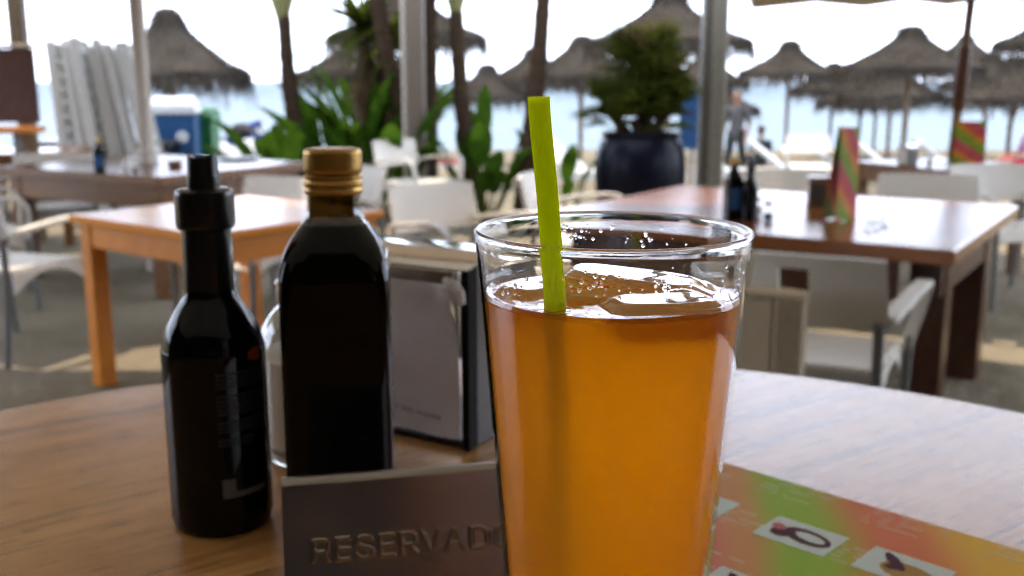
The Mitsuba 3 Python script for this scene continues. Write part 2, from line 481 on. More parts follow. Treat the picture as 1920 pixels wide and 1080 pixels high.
put('unseen_roof__valance', sheet(np.stack([X, AW_Y1 + 0.01 + 0 * X, AW_Z - 0.02 - D * (0.14 + 0.09 * np.abs(np.sin(X * PI / 0.42)))], -1), 0.005), 'canvas', 40)
for k, x in enumerate((-6.3, 6.3)):
    s = f'_{k:03d}' if k else ''
    put(f'unseen_roof__post{s}', box(x, 4.9, 1.6, 0.1, 0.1, 3.2), 'post_wood')
put('unseen_roof__beam', box(0, 4.9, 3.25, 12.4, 0.08, 0.1), 'post_wood')
gx, gy = np.linspace(-6.2, -0.12, 60), np.linspace(0, 1, 24)
X, D = np.meshgrid(gx, gy, indexing='ij')
put('unseen_roof__unseen_blind', sheet(np.stack([X, 4.82 + 0.006 * np.cos(D * 24 * PI), 3.2 - D * 1.05], -1), 0.012), 'unseen_blind', 40)  # out of view, placed to block sky reflections on the left of the table


# ------------------------------------------------------------------ round high table in front
TZ = 1.05
TC = (-0.005, 0.325)
TR = 0.585
tag('round_table', 'round high table with a worn glossy wooden top, the drink and bottles on it', 'table')
prof = [(0, TZ), (0.2, TZ), (0.4, TZ), (TR - 0.008, TZ), (TR - 0.003, TZ - 0.0012), (TR - 0.0006, TZ - 0.004), (TR, TZ - 0.008), (TR, TZ - 0.028), (TR - 0.006, TZ - 0.034), (0, TZ - 0.034)]
m = lathe(prof, 200, centre=TC)
m.invert()
put('round_table__tabletop', m, 'our_table_wood', 40)
pf = [(0, 0), (0.26, 0), (0.26, 0.02), (0.06, 0.05), (0.045, 0.12), (0.045, TZ - 0.05), (0.14, TZ - 0.036), (0, TZ - 0.036)]
put('round_table__pedestal', lathe(pf, 40, centre=TC), 'grey_leg', 40)


# ------------------------------------------------------------------ the drink
GC = V(0.032, 0.320)
G_RIM, G_BASE, G_LIQ = 1.2535, TZ + 0.0006, 1.2335


def g_out(z):
    t = (z - TZ) / 0.2035
    return 0.0283 + 0.0140 * t + 0.0017 * t * t


def g_in(z):
    return g_out(z) - 0.0014


zs = np.linspace(TZ + 0.004, G_RIM - 0.0012, 26)
outer = [(0.0001, G_BASE), (0.024, G_BASE), (0.0272, G_BASE + 0.0008)] + [(g_out(z), z) for z in zs]
rr = 0.00095
rim_r = g_out(G_RIM) - rr + 0.0002
rim = [(rim_r + rr * math.cos(a), G_RIM + rr * math.sin(a) * 1.0) for a in np.linspace(-0.5, PI + 0.5, 14)]
zi = np.linspace(G_RIM - 0.003, TZ + 0.016, 40)
inner = [(g_in(z), z) for z in zi] + [(g_in(TZ + 0.016) - 0.003, TZ + 0.0125), (0.0, TZ + 0.012)]
glass = lathe(outer + rim + inner, 160, centre=GC)
put('drinking_glass', glass, 'clear_glass', 50)
tag('drinking_glass', 'tall tapered clear glass full of orange drink in the foreground', 'glass')
# the drink: a cloudy body against the inner wall, and a clear wavy layer on top with the ice in it
B['juice_top'] = {'type': 'thindielectric', 'int_ior': 1.34}
RL = g_in(G_LIQ) - 0.0005
rings, nt = 72, 160
ang = np.arange(nt) * 2 * PI / nt
P, H = [], None
rad = RL * (np.arange(rings + 1) / rings) ** 0.8


def lump(x, y, cx, cy, a, w, l, h):
    c, s = math.cos(a), math.sin(a)
    u, v = (x - cx) * c + (y - cy) * s, -(x - cx) * s + (y - cy) * c
    return h * (lambda q: np.where(q > 0, q * q * (3 - 2 * q), 0))(np.clip((1.3 - (np.abs(u / w) ** 4 + np.abs(v / l) ** 4) ** 0.5) / 0.75, 0, 1))


ICE = [(0.0085, 0.0095, -0.16, 0.0240, 0.0165, 0.0044, 0.55), (-0.0265, 0.000, 0.9, 0.0095, 0.0080, 0.0020, 0.2), (0.0140, -0.0195, 0.25, 0.0175, 0.0105, 0.0022, 0.1)]


def surf(x, y):
    e = np.clip((RL - np.hypot(x, y)) / 0.004, 0, 1)
    z = 0.0018 * (1 - e) ** 2
    for cx, cy, a, w, l, h, tl in ICE:
        u = (x - cx) * math.cos(a) + (y - cy) * math.sin(a)
        z = z + e ** 2 * lump(x, y, cx, cy, a, w, l, h) * 1.14 * (1 - tl * np.clip(u / w, -1, 1))
    z = z + e * (0.0004 * (meshkit.fbm(np.stack([x * 120, y * 120, x * 0], -1), 2, 5) - 0.5))
    return z


grid = [np.zeros((1, 3))]
for r in rad[1:]:
    x, y = r * np.cos(ang), r * np.sin(ang)
    z = surf(x, y) if r < RL - 1e-9 else 0 * x
    if r > RL - 1e-9:
        z = 0 * x
    grid.append(np.stack([x, y, z], 1))
sv = np.vstack(grid)
f = [[0, 1 + k, 1 + (k + 1) % nt] for k in range(nt)]
for a in range(1, rings):
    o, q = 1 + (a - 1) * nt, 1 + a * nt
    for k in range(nt):
        f += [[o + k, q + k, q + (k + 1) % nt], [o + k, q + (k + 1) % nt, o + (k + 1) % nt]]
sv[:, 2] += G_LIQ
sv[:, :2] += GC
film = tri(sv, f)
if film.face_normals[0, 2] < 0:
    film.invert()
PZ = np.linspace(TZ + 0.016, G_LIQ - 0.0012, 44)
pulp = lathe([(0.0, TZ + 0.0125), (g_in(TZ + 0.016) - 0.003, TZ + 0.013)] + [(g_in(z) - 0.0005, z) for z in PZ] + [(g_in(PZ[-1]) - 0.0007, G_LIQ - 0.0008), (0.02, G_LIQ - 0.0008), (0.0, G_LIQ - 0.0008)], 128, centre=GC)
if pulp.volume < 0:
    pulp.invert()
put('orange_drink', pulp, 'pulp', 40)
put('orange_drink__surface', film, 'juice_top', 60)
tag('orange_drink', 'cloudy orange drink filling the tall glass', 'drink')
tag('orange_drink__surface', 'wet glossy surface with a meniscus')


def ice_mesh(w, l, th, seed):
    m = trimesh.creation.box((2 * w, 2 * l, th))
    for _ in range(4):
        m = m.subdivide()
    half = V(w, l, th / 2)
    v = m.vertices / half
    v = v / ((np.abs(v) ** 6).sum(1) ** (1 / 6))[:, None] * half
    m.vertices = v * (1 + 0.05 * (meshkit.fbm(v * 60, 2, seed)[:, None] - 0.5))
    return m


for k, (cx, cy, a, w, l, h, tl) in enumerate(ICE):
    m = ice_mesh(w * 0.97, l * 0.97, 0.0110, k)
    m.vertices[:, 2] -= tl * h * m.vertices[:, 0] / w
    m.apply_transform(trimesh.transformations.rotation_matrix(a, [0, 0, 1]))
    m.apply_translation([GC[0] + cx, GC[1] + cy, G_LIQ + h - 0.0008 - 0.0055])
    key = number('ice_cube')
    put(key, m, 'ice_in_juice', 40)
    tag(key, ('large slab of ice floating at the middle of the orange drink', 'small ice cube left of the straw in the orange drink', 'ice cube at the right front of the orange drink surface')[k], 'ice cube', 'ice cubes in the orange drink')

# drops of water clinging to the inside of the rim
drops = []
ico = trimesh.creation.icosphere(2, 1.0)
spots = []
for c0, cz, n, sa, sz in ((4.55, 1.2435, 34, 0.17, 0.0022), (5.0, 1.2445, 26, 0.13, 0.0020), (1.9, 1.2475, 40, 0.16, 0.0014), (1.2, 1.2450, 22, 0.25, 0.0025), (3.9, 1.2425, 16, 0.12, 0.003), (5.6, 1.243, 14, 0.2, 0.003), (2.6, 1.244, 12, 0.3, 0.003)):
    for _ in range(n):
        spots.append((c0 + rng.normal() * sa, cz + rng.normal() * sz, 0.00022 + 0.00060 * rng.random() ** 2.5))
for a, z, r in spots:
    z = min(max(z, G_LIQ + 0.003), G_RIM - 0.004)
    R = g_in(z) - 0.0001 - 0.35 * r
    d = ico.copy()
    d.vertices = d.vertices * V(0.5, 1, 1.15) * r
    d.apply_transform(trimesh.transformations.rotation_matrix(a, [0, 0, 1]))
    d.apply_translation([GC[0] + R * math.cos(a), GC[1] + R * math.sin(a), z])
    drops.append(d)
put('drinking_glass__water_drops', join(drops), 'ice_clear', True)
tag('drinking_glass__water_drops', 'tiny water drops on the inside of the rim', kind='stuff')

# drinking straw
pts = np.array([V(0.0078, 0.3005, 1.2957), V(0.0088, 0.3000, 1.283), V(0.0104, 0.2994, 1.268), V(0.0112, 0.2990, 1.258), V(0.0124, 0.2986, 1.246), V(0.0133, 0.2984, 1.2335), V(0.0150, 0.300, 1.20), V(0.018, 0.304, 1.14), V(0.021, 0.309, 1.078)])
from scipy.interpolate import CubicSpline
tt = np.linspace(0, 1, len(pts))
path = CubicSpline(tt, pts)(np.linspace(0, 1, 60))
st = tube(path, 0.00325, 28, cap=False)
st.vertices = st.vertices
put('drinking_straw', st, 'straw_lime', 60)
tag('drinking_straw', 'lime green plastic straw standing in the orange drink', 'straw')

# ------------------------------------------------------------------ the two bottles
tag('vinegar_bottle', 'round black bottle with a black pourer cap, leftmost on the round table', 'bottle')
bc = (-0.1680, 0.552)
z0 = TZ + 0.0005
body = [(0, 0), (0.024, 0), (0.0272, 0.0015), (0.0285, 0.006), (0.0285, 0.0960), (0.0282, 0.1040), (0.0265, 0.1115), (0.0232, 0.1194), (0.0185, 0.1270), (0.0150, 0.1330), (0.0137, 0.1390), (0.0131, 0.1480), (0.0126, 0.176), (0, 0.176)]
body = np.array(body)
sp = CubicSpline(np.arange(len(body) - 5), body[3:-2])
put('vinegar_bottle__body', lathe(np.vstack([body[:3], sp(np.linspace(0, len(body) - 6, 60)), body[-2:]]) + [0, z0], 72, centre=bc), 'black_glass', 40)
put('vinegar_bottle__sleeve', lathe(np.array([(0.0132, 0.137), (0.0143, 0.1375), (0.0136, 0.150), (0.0132, 0.173), (0.0126, 0.174)]) + [0, z0], 48, centre=bc), 'black_plastic', 40)
cap = [(0, 0.1705), (0.0140, 0.1705), (0.0155, 0.1715), (0.0160, 0.174), (0.0160, 0.189), (0.0152, 0.1915), (0.0130, 0.1925), (0.0095, 0.193), (0.0088, 0.198), (0.0088, 0.2085), (0, 0.2085)]
put('vinegar_bottle__collar', lathe(np.array(cap[:9]) * 1 + [0, z0] if False else np.array(cap[:8] + [(0, 0.1932)]) + [0, z0], 60, centre=bc), 'black_plastic', 35)
# pourer: a stub with a slanted, dished mouth
k = 40
ang = np.arange(k) * 2 * PI / k
rings_ = []
for r, z, s in ((0.0088, 0.1928, 0), (0.0088, 0.1990, 0), (0.0083, 0.1998, 0), (0.0080, 0.2100, 0.0), (0.0077, 0.2104, 1), (0.0062, 0.2096, 1), (0.0052, 0.204, 1)):
    dz = 0.0012 * np.cos(2 * ang) if z > 0.2095 else 0 * ang
    rings_.append(np.stack([bc[0] + r * np.cos(ang), bc[1] + r * np.sin(ang), z0 + z + dz], 1))
put('vinegar_bottle__pourer', loft(rings_), 'black_plastic', 35)


def on_cylinder(quads, c, R):
    """Quads (a0, a1, z0, z1) as thin print on a cylinder."""
    ms = []
    for a0, a1, za, zb in quads:
        n = max(2, int(abs(a1 - a0) / 0.06) + 1)
        aa = np.linspace(a0, a1, n)
        P = np.stack([np.stack([c[0] + R * np.cos(aa), c[1] + R * np.sin(aa), aa * 0 + zz], 1) for zz in (za, zb)], 0)
        ms.append(sheet(P, 0.00008))
    return join(ms)


quads = []
zz = z0 + 0.0935
for blk in ((4, 1.0), (5, 1.0), (3, 0.8), (2, 0.6)):
    for k in range(blk[0]):
        a = -1.28
        while a < -1.28 + 1.15 * blk[1]:
            w = 0.03 + 0.07 * rng.random()
            quads.append((a, a + w, zz, zz + (0.0012 if k else 0.0016)))
            a += w + 0.02
        zz -= 0.0024
    zz -= 0.0028
put('vinegar_bottle__back_print', on_cylinder(quads, bc, 0.02856), 'label_ink', False)
tag('vinegar_bottle__back_print', 'rows of faint grey print on the right side')
put('vinegar_bottle__code_patch', on_cylinder([(-1.26, -1.0, z0 + 0.0235, z0 + 0.0345), (-1.0, -0.30, z0 + 0.0235, z0 + 0.0268)], bc, 0.02857), 'label_pale', False)
put('vinegar_bottle__red_mark', on_cylinder([(-0.52, -0.28, z0 + 0.099, z0 + 0.1065), (-0.6, -0.28, z0 + 0.1005, z0 + 0.105)], bc, 0.02858), 'label_red', False)

tag('olive_oil_bottle', 'square shouldered dark olive glass bottle with a gold screw cap', 'bottle')
oc, oy = V(-0.0960, 0.545), math.radians(6)
SQ = 0.0290


def rsq(half, cr, z, shrink=0.0, k=10):
    """A rounded square ring."""
    pts = []
    for q in range(4):
        cx, cy = [(1, 1), (-1, 1), (-1, -1), (1, -1)][q]
        for a in np.linspace(q * PI / 2, (q + 1) * PI / 2, k):
            pts.append((cx * (half - cr) + cr * math.cos(a), cy * (half - cr) + cr * math.sin(a)))
    p = np.array(pts)
    c, s = math.cos(oy), math.sin(oy)
    return np.stack([oc[0] + p[:, 0] * c - p[:, 1] * s, oc[1] + p[:, 0] * s + p[:, 1] * c, np.full(len(p), z)], 1)


def oil_rings(inset, ztop, base):
    out = []
    for z, half, t in ((0, 0.026, 0.5), (0.003, SQ, 0.25), (0.05, SQ, 0.22), (0.10, SQ, 0.22), (0.140, SQ, 0.26), (0.147, 0.0291, 0.32), (0.152, 0.0286, 0.38), (0.1577, 0.0275, 0.46), (0.163, 0.0256, 0.58), (0.1675, 0.0231, 0.70), (0.172, 0.0198, 0.84), (0.176, 0.0168, 0.95), (0.180, 0.0150, 1.0), (0.184, 0.0145, 1.0), (0.190, 0.0144, 1.0), (0.1995, 0.0143, 1.0)):
        out.append((z, half, t))
    out = np.array(out)
    zz = np.concatenate([[0, 0.002], np.linspace(0.004, 0.128, 8), np.linspace(0.131, ztop, 40)])
    rs = []
    for z in zz:
        h = np.interp(z, out[:, 0], out[:, 1]) - inset
        t = np.interp(z, out[:, 0], out[:, 2])
        rs.append(rsq(h, max(0.002, min(h * t, h - 1e-5)), z0 + max(z, base)))
    return rs


put('olive_oil_bottle__body', loft(oil_rings(0, 0.1755, 0)), 'oil_dark', 50)
neck = oil_rings(0, 0.1995, 0)
put('olive_oil_bottle__neck', loft([r for r in neck if r[0, 2] > z0 + 0.1738], cap=False), 'olive_glass', 50)
tag('olive_oil_bottle__neck', 'clear olive brown glass neck above the oil')
nr = 96
ang = np.arange(nr) * 2 * PI / nr


def cap_ring(r, z, rib=0.0):
    rr_ = r + rib * (np.cos(ang * 48) > 0)
    return np.stack([oc[0] + rr_ * np.cos(ang), oc[1] + rr_ * np.sin(ang), np.full(nr, z0 + z)], 1)


put('olive_oil_bottle__cap', loft([cap_ring(0.0146, 0.2015), cap_ring(0.0152, 0.2022), cap_ring(0.0156, 0.2035), cap_ring(0.0154, 0.2045, 0.0003), cap_ring(0.0154, 0.2118, 0.0003), cap_ring(0.0154, 0.2128), cap_ring(0.0148, 0.2142), cap_ring(0.0130, 0.2148)]), 'gold_cap', 25)
put('olive_oil_bottle__cap_ring', loft([cap_ring(r, z) for r, z in ((0.0148, 0.1905), (0.0156, 0.1912), (0.0158, 0.1925), (0.0153, 0.1938), (0.0153, 0.1946), (0.0158, 0.1955), (0.0158, 0.1965), (0.0152, 0.1976), (0.0150, 0.1984), (0.0156, 0.1992), (0.0156, 0.2004), (0.0148, 0.2010))]), 'gold_cap', 25)
tag('olive_oil_bottle__cap_ring', 'gold tamper ring with ridges')

# ------------------------------------------------------------------ sugar jar
tag('sugar_jar', 'clear glass sugar jar with a metal lid between the two bottles', 'jar')
jc = (-0.1265, 0.665)
put('sugar_jar__glass', lathe(np.array([(0, 0), (0.040, 0), (0.0445, 0.003), (0.0455, 0.010), (0.0455, 0.072), (0.0448, 0.080), (0.0415, 0.090), (0.035, 0.099), (0.030, 0.104), (0.0285, 0.109)]) + [0, z0], 64, centre=jc), 'thin_glass', 60)
put('sugar_jar__base', lathe(np.array([(0, 0.0015), (0.042, 0.0015), (0.0435, 0.005), (0.0438, 0.009), (0, 0.010)]) + [0, z0], 48, centre=jc), 'clear_glass', 50)
put('sugar_jar__sugar', lathe(np.array([(0, 0.0115), (0.0430, 0.0115), (0.0436, 0.014), (0.0436, 0.071), (0.030, 0.073), (0, 0.076)]) + [0, z0], 48, centre=jc), 'sugar', 50)
put('sugar_jar__lid', lathe(np.array([(0.029, 0.107), (0.0315, 0.107), (0.0318, 0.112), (0.0315, 0.119), (0.028, 0.1225), (0.012, 0.124), (0, 0.124)]) + [0, z0], 48, centre=jc), 'chrome', 40)

# ------------------------------------------------------------------ napkin dispenser
tag('napkin_dispenser', 'steel napkin dispenser with a rounded shiny top behind the glass', 'napkin dispenser')
# local frame: u along the front face (from the right corner to the left), w back
nd0 = V(-0.0315, 0.660)
du = V(-0.868, 0.497)
dw = V(0.497, 0.868)
ND_W, ND_D, ND_H = 0.135, 0.098, 0.134


def nd(u, w, z):
    q = nd0 + du * u + dw * w
    return V(q[0], q[1], z0 + z)


def nd_box(u0, u1, w0, w1, za, zb, b=0.0015):
    c = nd((u0 + u1) / 2, (w0 + w1) / 2, (za + zb) / 2)
    m = box(0, 0, 0, u1 - u0, w1 - w0, zb - za, b)
    m.apply_transform(trimesh.transformations.rotation_matrix(math.atan2(du[1], du[0]), [0, 0, 1]))
    m.apply_translation(c)
    return m


def nd_sheet(pts, t):
    return sheet(np.array([[nd(*p) for p in row] for row in pts]), t)


# side cheeks, base and rolled top
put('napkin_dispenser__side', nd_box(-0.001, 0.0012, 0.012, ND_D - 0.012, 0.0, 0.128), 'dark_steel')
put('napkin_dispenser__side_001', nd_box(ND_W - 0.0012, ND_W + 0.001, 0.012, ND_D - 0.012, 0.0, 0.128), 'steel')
put('napkin_dispenser__base', nd_box(0.0005, ND_W - 0.0005, 0.004, ND_D - 0.004, 0.0, 0.006), 'black_plastic')
ww = np.linspace(0, ND_D, 22)
topz = 0.1265 + 0.0060 * np.clip(np.sin(np.clip(ww / ND_D, 0, 1) * PI), 0, 1) ** 0.75
put('napkin_dispenser__top', nd_sheet([[(u, w, z) for w, z in zip(ww, topz)] for u in np.linspace(-0.0022, ND_W + 0.0022, 6)], 0.0012), 'chrome', 50)
put('napkin_dispenser__front_lip', nd_box(-0.0022 + 0.012, ND_W - 0.01, -0.0035, 0.0005, 0.1165, 0.1260, 0.002), 'steel')
put('napkin_dispenser__edge_strip', nd_box(-0.0030, 0.0030, -0.0012, 0.0118, 0.001, 0.1265, 0.001), 'print_black')
tag('napkin_dispenser__edge_strip', 'black edge at the right front corner')
# the napkins: a slightly creased sheet, a rolled corner at the top right
tag('paper_napkin', 'white paper napkin with grey print hanging from the steel dispenser', 'napkin')
uu, hh = np.linspace(0.004, ND_W - 0.004, 40), np.linspace(0.009, 0.117, 38)
rows = []
for u in uu:
    row = []
    for h in hh:
        w = -0.0016 - 0.0030 * math.exp(-((h - 0.116) / 0.02) ** 2) + 0.0012 * math.sin(h * 46 + u * 20) - 0.0014 * abs(math.sin((u - h * 0.35) * 40)) * np.interp(h, [0.02, 0.10], [0.2, 1])
        w -= 0.006 * math.exp(-((u - 0.004) / 0.011) ** 2) * np.interp(h, [0.082, 0.107], [0.0, 1.0])
        w -= 0.003 * math.exp(-((h - 0.012) / 0.010) ** 2) * math.exp(-((u - 0.02) / 0.02) ** 2)
        row.append((u, w, h))
    rows.append(row)
put('paper_napkin__sheet', nd_sheet(rows, 0.0004), 'paper', 40)
roll = tube([nd(-0.0005, -0.0065, 0.1045), nd(0.0015, -0.0068, 0.111), nd(0.006, -0.0062, 0.117), nd(0.013, -0.0048, 0.1205)], [0.004, 0.0056, 0.0052, 0.002], 16)
put('paper_napkin__rolled_corner', roll, 'paper', 60)
tag('paper_napkin__rolled_corner', 'curled upper corner')
tx = meshkit.text_mesh('gracias por su visita', 0.0034, 0.0002)
tw = tx.bounds[1, 0]
v = tx.vertices.copy()
tx.vertices = np.array([nd(0.098 - a - 0.16 * b * 0 , -0.0042 - c - 0.0004, 0.0235 + b + 0.002 * math.sin(a * 60)) for a, b, c in zip(v[:, 0] * 0.080 / tw, v[:, 1], v[:, 2])])
tx.fix_normals()
put('paper_napkin__print', tx, 'print_grey', False)
tag('paper_napkin__print', 'one line of grey print across the bottom')

# ------------------------------------------------------------------ steel reserved sign
tag('reserved_sign', 'bent stainless steel tent sign with embossed capitals in front of the bottles', 'sign')
s0 = V(-0.1065, 0.4405)
s1 = V(0.040, 0.4700)
SW = np.linalg.norm(s1 - s0)
su = (s1 - s0) / SW
sn = V(su[1], -su[0])
STOP = TZ + 0.0705


def sg(u, q):
    """u along the sign, q down the front face from the fold (metres); q < 0 goes over the fold and down the back."""
    tilt = math.radians(17)
    R = 0.0042
    arc = R * (PI - 2 * tilt)
    if q >= 0:
        h = -q * math.cos(tilt)
        o = q * math.sin(tilt) + R * math.cos(tilt)
        z = STOP - R + R * math.sin(tilt) + h
    elif q > -arc:
        a = tilt + (-q / arc) * (PI - 2 * tilt)
        o, z = R * math.cos(a), STOP - R + R * math.sin(a)
    else:
        b = -q - arc
        o, z = -(b * math.sin(tilt) + R * math.cos(tilt)), STOP - R + R * math.sin(tilt) - b * math.cos(tilt)
    w = s0 + su * u + sn * o
    return V(w[0], w[1], z)


qs = np.concatenate([np.linspace(-0.0765, -0.0078, 5), np.linspace(-0.0075, 0, 10), np.linspace(0.0005, 0.0700, 14)])
put('reserved_sign__plate', sheet(np.array([[sg(u, q) for q in qs] for u in np.linspace(0, SW, 24)]), 0.0009), 'steel', 50)
txm = meshkit.text_mesh('RESERVADO', 0.0108, 0.001)
wx = txm.vertices[:, 0].max()
fv = txm.triangles[np.abs(txm.face_normals[:, 2]) > 0.9][:, :, :2]
LU, LQ = 0.0965, 0.0108
ua, qa = np.linspace(-0.004, LU + 0.004, 330), np.linspace(-0.003, LQ + 0.003, 70)
U, Qg = np.meshgrid(ua, qa, indexing='ij')
gp = np.stack([U.ravel() / LU * wx, Qg.ravel()], 1)
ins = np.zeros(len(gp), bool)
for t in fv:
    lo, hi = t.min(0), t.max(0)
    idx = np.where((gp >= lo).all(1) & (gp <= hi).all(1))[0]
    if len(idx) == 0:
        continue
    d = gp[idx]
    s_ = [(t[(k + 1) % 3, 0] - t[k, 0]) * (d[:, 1] - t[k, 1]) - (t[(k + 1) % 3, 1] - t[k, 1]) * (d[:, 0] - t[k, 0]) for k in range(3)]
    s_ = np.array(s_)
    ins[idx[(s_ >= 0).all(0) | (s_ <= 0).all(0)]] = True
from scipy.ndimage import gaussian_filter
em = gaussian_filter(ins.reshape(U.shape).astype(float), 2.0)
edge = np.minimum(np.minimum(U - ua[0], ua[-1] - U) / 0.001, np.minimum(Qg - qa[0], qa[-1] - Qg) / 0.001).clip(0, 1)
tilt = math.radians(17)
fn_ = V(sn[0] * math.cos(tilt), sn[1] * math.cos(tilt), math.sin(tilt))
P = np.array([[sg(0.0112 + u, 0.0350 - q) + fn_ * (0.00047 + 0.0005 * em[i_, j_]) for j_, q in enumerate(qa)] for i_, u in enumerate(ua)])
n0, n1 = U.shape
i, j = np.meshgrid(np.arange(n0 - 1), np.arange(n1 - 1), indexing='ij')
keep = (em[:-1, :-1] + em[1:, :-1] + em[:-1, 1:] + em[1:, 1:]) > 0.06
i, j = i[keep], j[keep]
m = tri(P.reshape(-1, 3), np.stack([i * n1 + j, (i + 1) * n1 + j, (i + 1) * n1 + j + 1, i * n1 + j + 1], -1))
m.remove_unreferenced_vertices()
put('reserved_sign__lettering', m, 'steel', True)
tag('reserved_sign__lettering', 'raised capitals reading RESERVADO')

# ------------------------------------------------------------------ menu sheet lying on the round table
tag('menu_sheet', 'bright green and orange food menu lying flat on the round table', 'menu')
m0 = V(0.115, 0.663)
mu = V(0.721, -0.693)
mv = V(-0.693, -0.721)
ML, MW = 0.297, 0.205


def mn(a, b, z):
    q = m0 + mu * a + mv * b
    return V(q[0], q[1], TZ + z)


n0, n1 = 24, 18
A, Bv = np.meshgrid(np.linspace(0, ML, n0), np.linspace(0, MW, n1), indexing='ij')
P = np.array([[mn(a, b, 0.0012) for b in np.linspace(0, MW, n1)] for a in np.linspace(0, ML, n0)])
ms = sheet(P, 0.0008)
uvs = np.vstack([np.stack([A / MW, Bv / MW], -1).reshape(-1, 2)] * 2)
put('menu_sheet__card', ms, 'menu_sheet_print', False, uv=uvs)


def mflat(pts, z, t=0.00015):
    from shapely.geometry import Polygon
    m = trimesh.creation.extrude_polygon(Polygon(pts), t, engine='earcut')
    m.vertices = np.array([mn(a, b, z + c) for a, b, c in m.vertices])
    m.fix_normals()
    return m


def ellipse(ca, cb, ra, rb, rot=0.0, n=28, a0=0, a1=2 * PI):
    t = np.linspace(a0, a1, n, endpoint=abs(a1 - a0) < 6.2)
    x, y = ra * np.cos(t), rb * np.sin(t)
    return np.stack([ca + x * math.cos(rot) - y * math.sin(rot), cb + x * math.sin(rot) + y * math.cos(rot)], 1)


def local(p):
    d = V(*p) - m0
    return V(d @ mu, d @ mv)


PH = [(0.038, 0.052), (0.106, 0.051), (0.164, 0.050), (0.240, 0.038), (0.044, 0.135), (0.116, 0.128), (0.186, 0.122)]
for k, (a, b) in enumerate(PH):
    s = f'_{k:03d}' if k else ''
    w, h = 0.043, 0.031
    put(f'menu_sheet__picture{s}', mflat([(a, b), (a + w, b), (a + w, b + h), (a, b + h)], 0.0017), 'photo_ground', False)
    ca, cb = a + w / 2, b + h / 2
    rot = 0.5 + 0.3 * k
    if k % 3 == 1:
        ring = np.vstack([ellipse(ca + 0.004, cb, 0.015, 0.0085, 0.2), ellipse(ca + 0.004, cb, 0.010, 0.0045, 0.2)[::-1]])
        m = join(mflat(ellipse(ca + 0.004, cb, 0.015, 0.0085, 0.2), 0.0019), mflat(ellipse(ca - 0.010, cb + 0.004, 0.006, 0.005), 0.0019))
        put(f'menu_sheet__picture{s}__dish', m, 'food_dark', False)
        put(f'menu_sheet__picture{s}__filling', mflat(ellipse(ca + 0.006, cb, 0.0095, 0.0042, 0.2), 0.0021), 'photo_ground', False)
        put(f'menu_sheet__picture{s}__garnish', mflat(ellipse(ca - 0.014, cb - 0.002, 0.005, 0.0035, 0.7), 0.0022), 'food_pink', False)
    elif k % 3 == 2:
        put(f'menu_sheet__picture{s}__dish', mflat(ellipse(ca + 0.003, cb + 0.003, 0.014, 0.009, 0.1), 0.0019), 'food_yellow', False)
        put(f'menu_sheet__picture{s}__garnish', join(mflat(ellipse(ca - 0.006, cb - 0.004, 0.011, 0.0032, 0.8), 0.0021), mflat(ellipse(ca - 0.004, cb + 0.002, 0.005, 0.003, -0.4), 0.0021)), 'food_dark', False)
    else:
        put(f'menu_sheet__picture{s}__dish', mflat(ellipse(ca, cb + 0.002, 0.010, 0.006, 0.3), 0.0019), 'food_dark', False)
#@@PART2

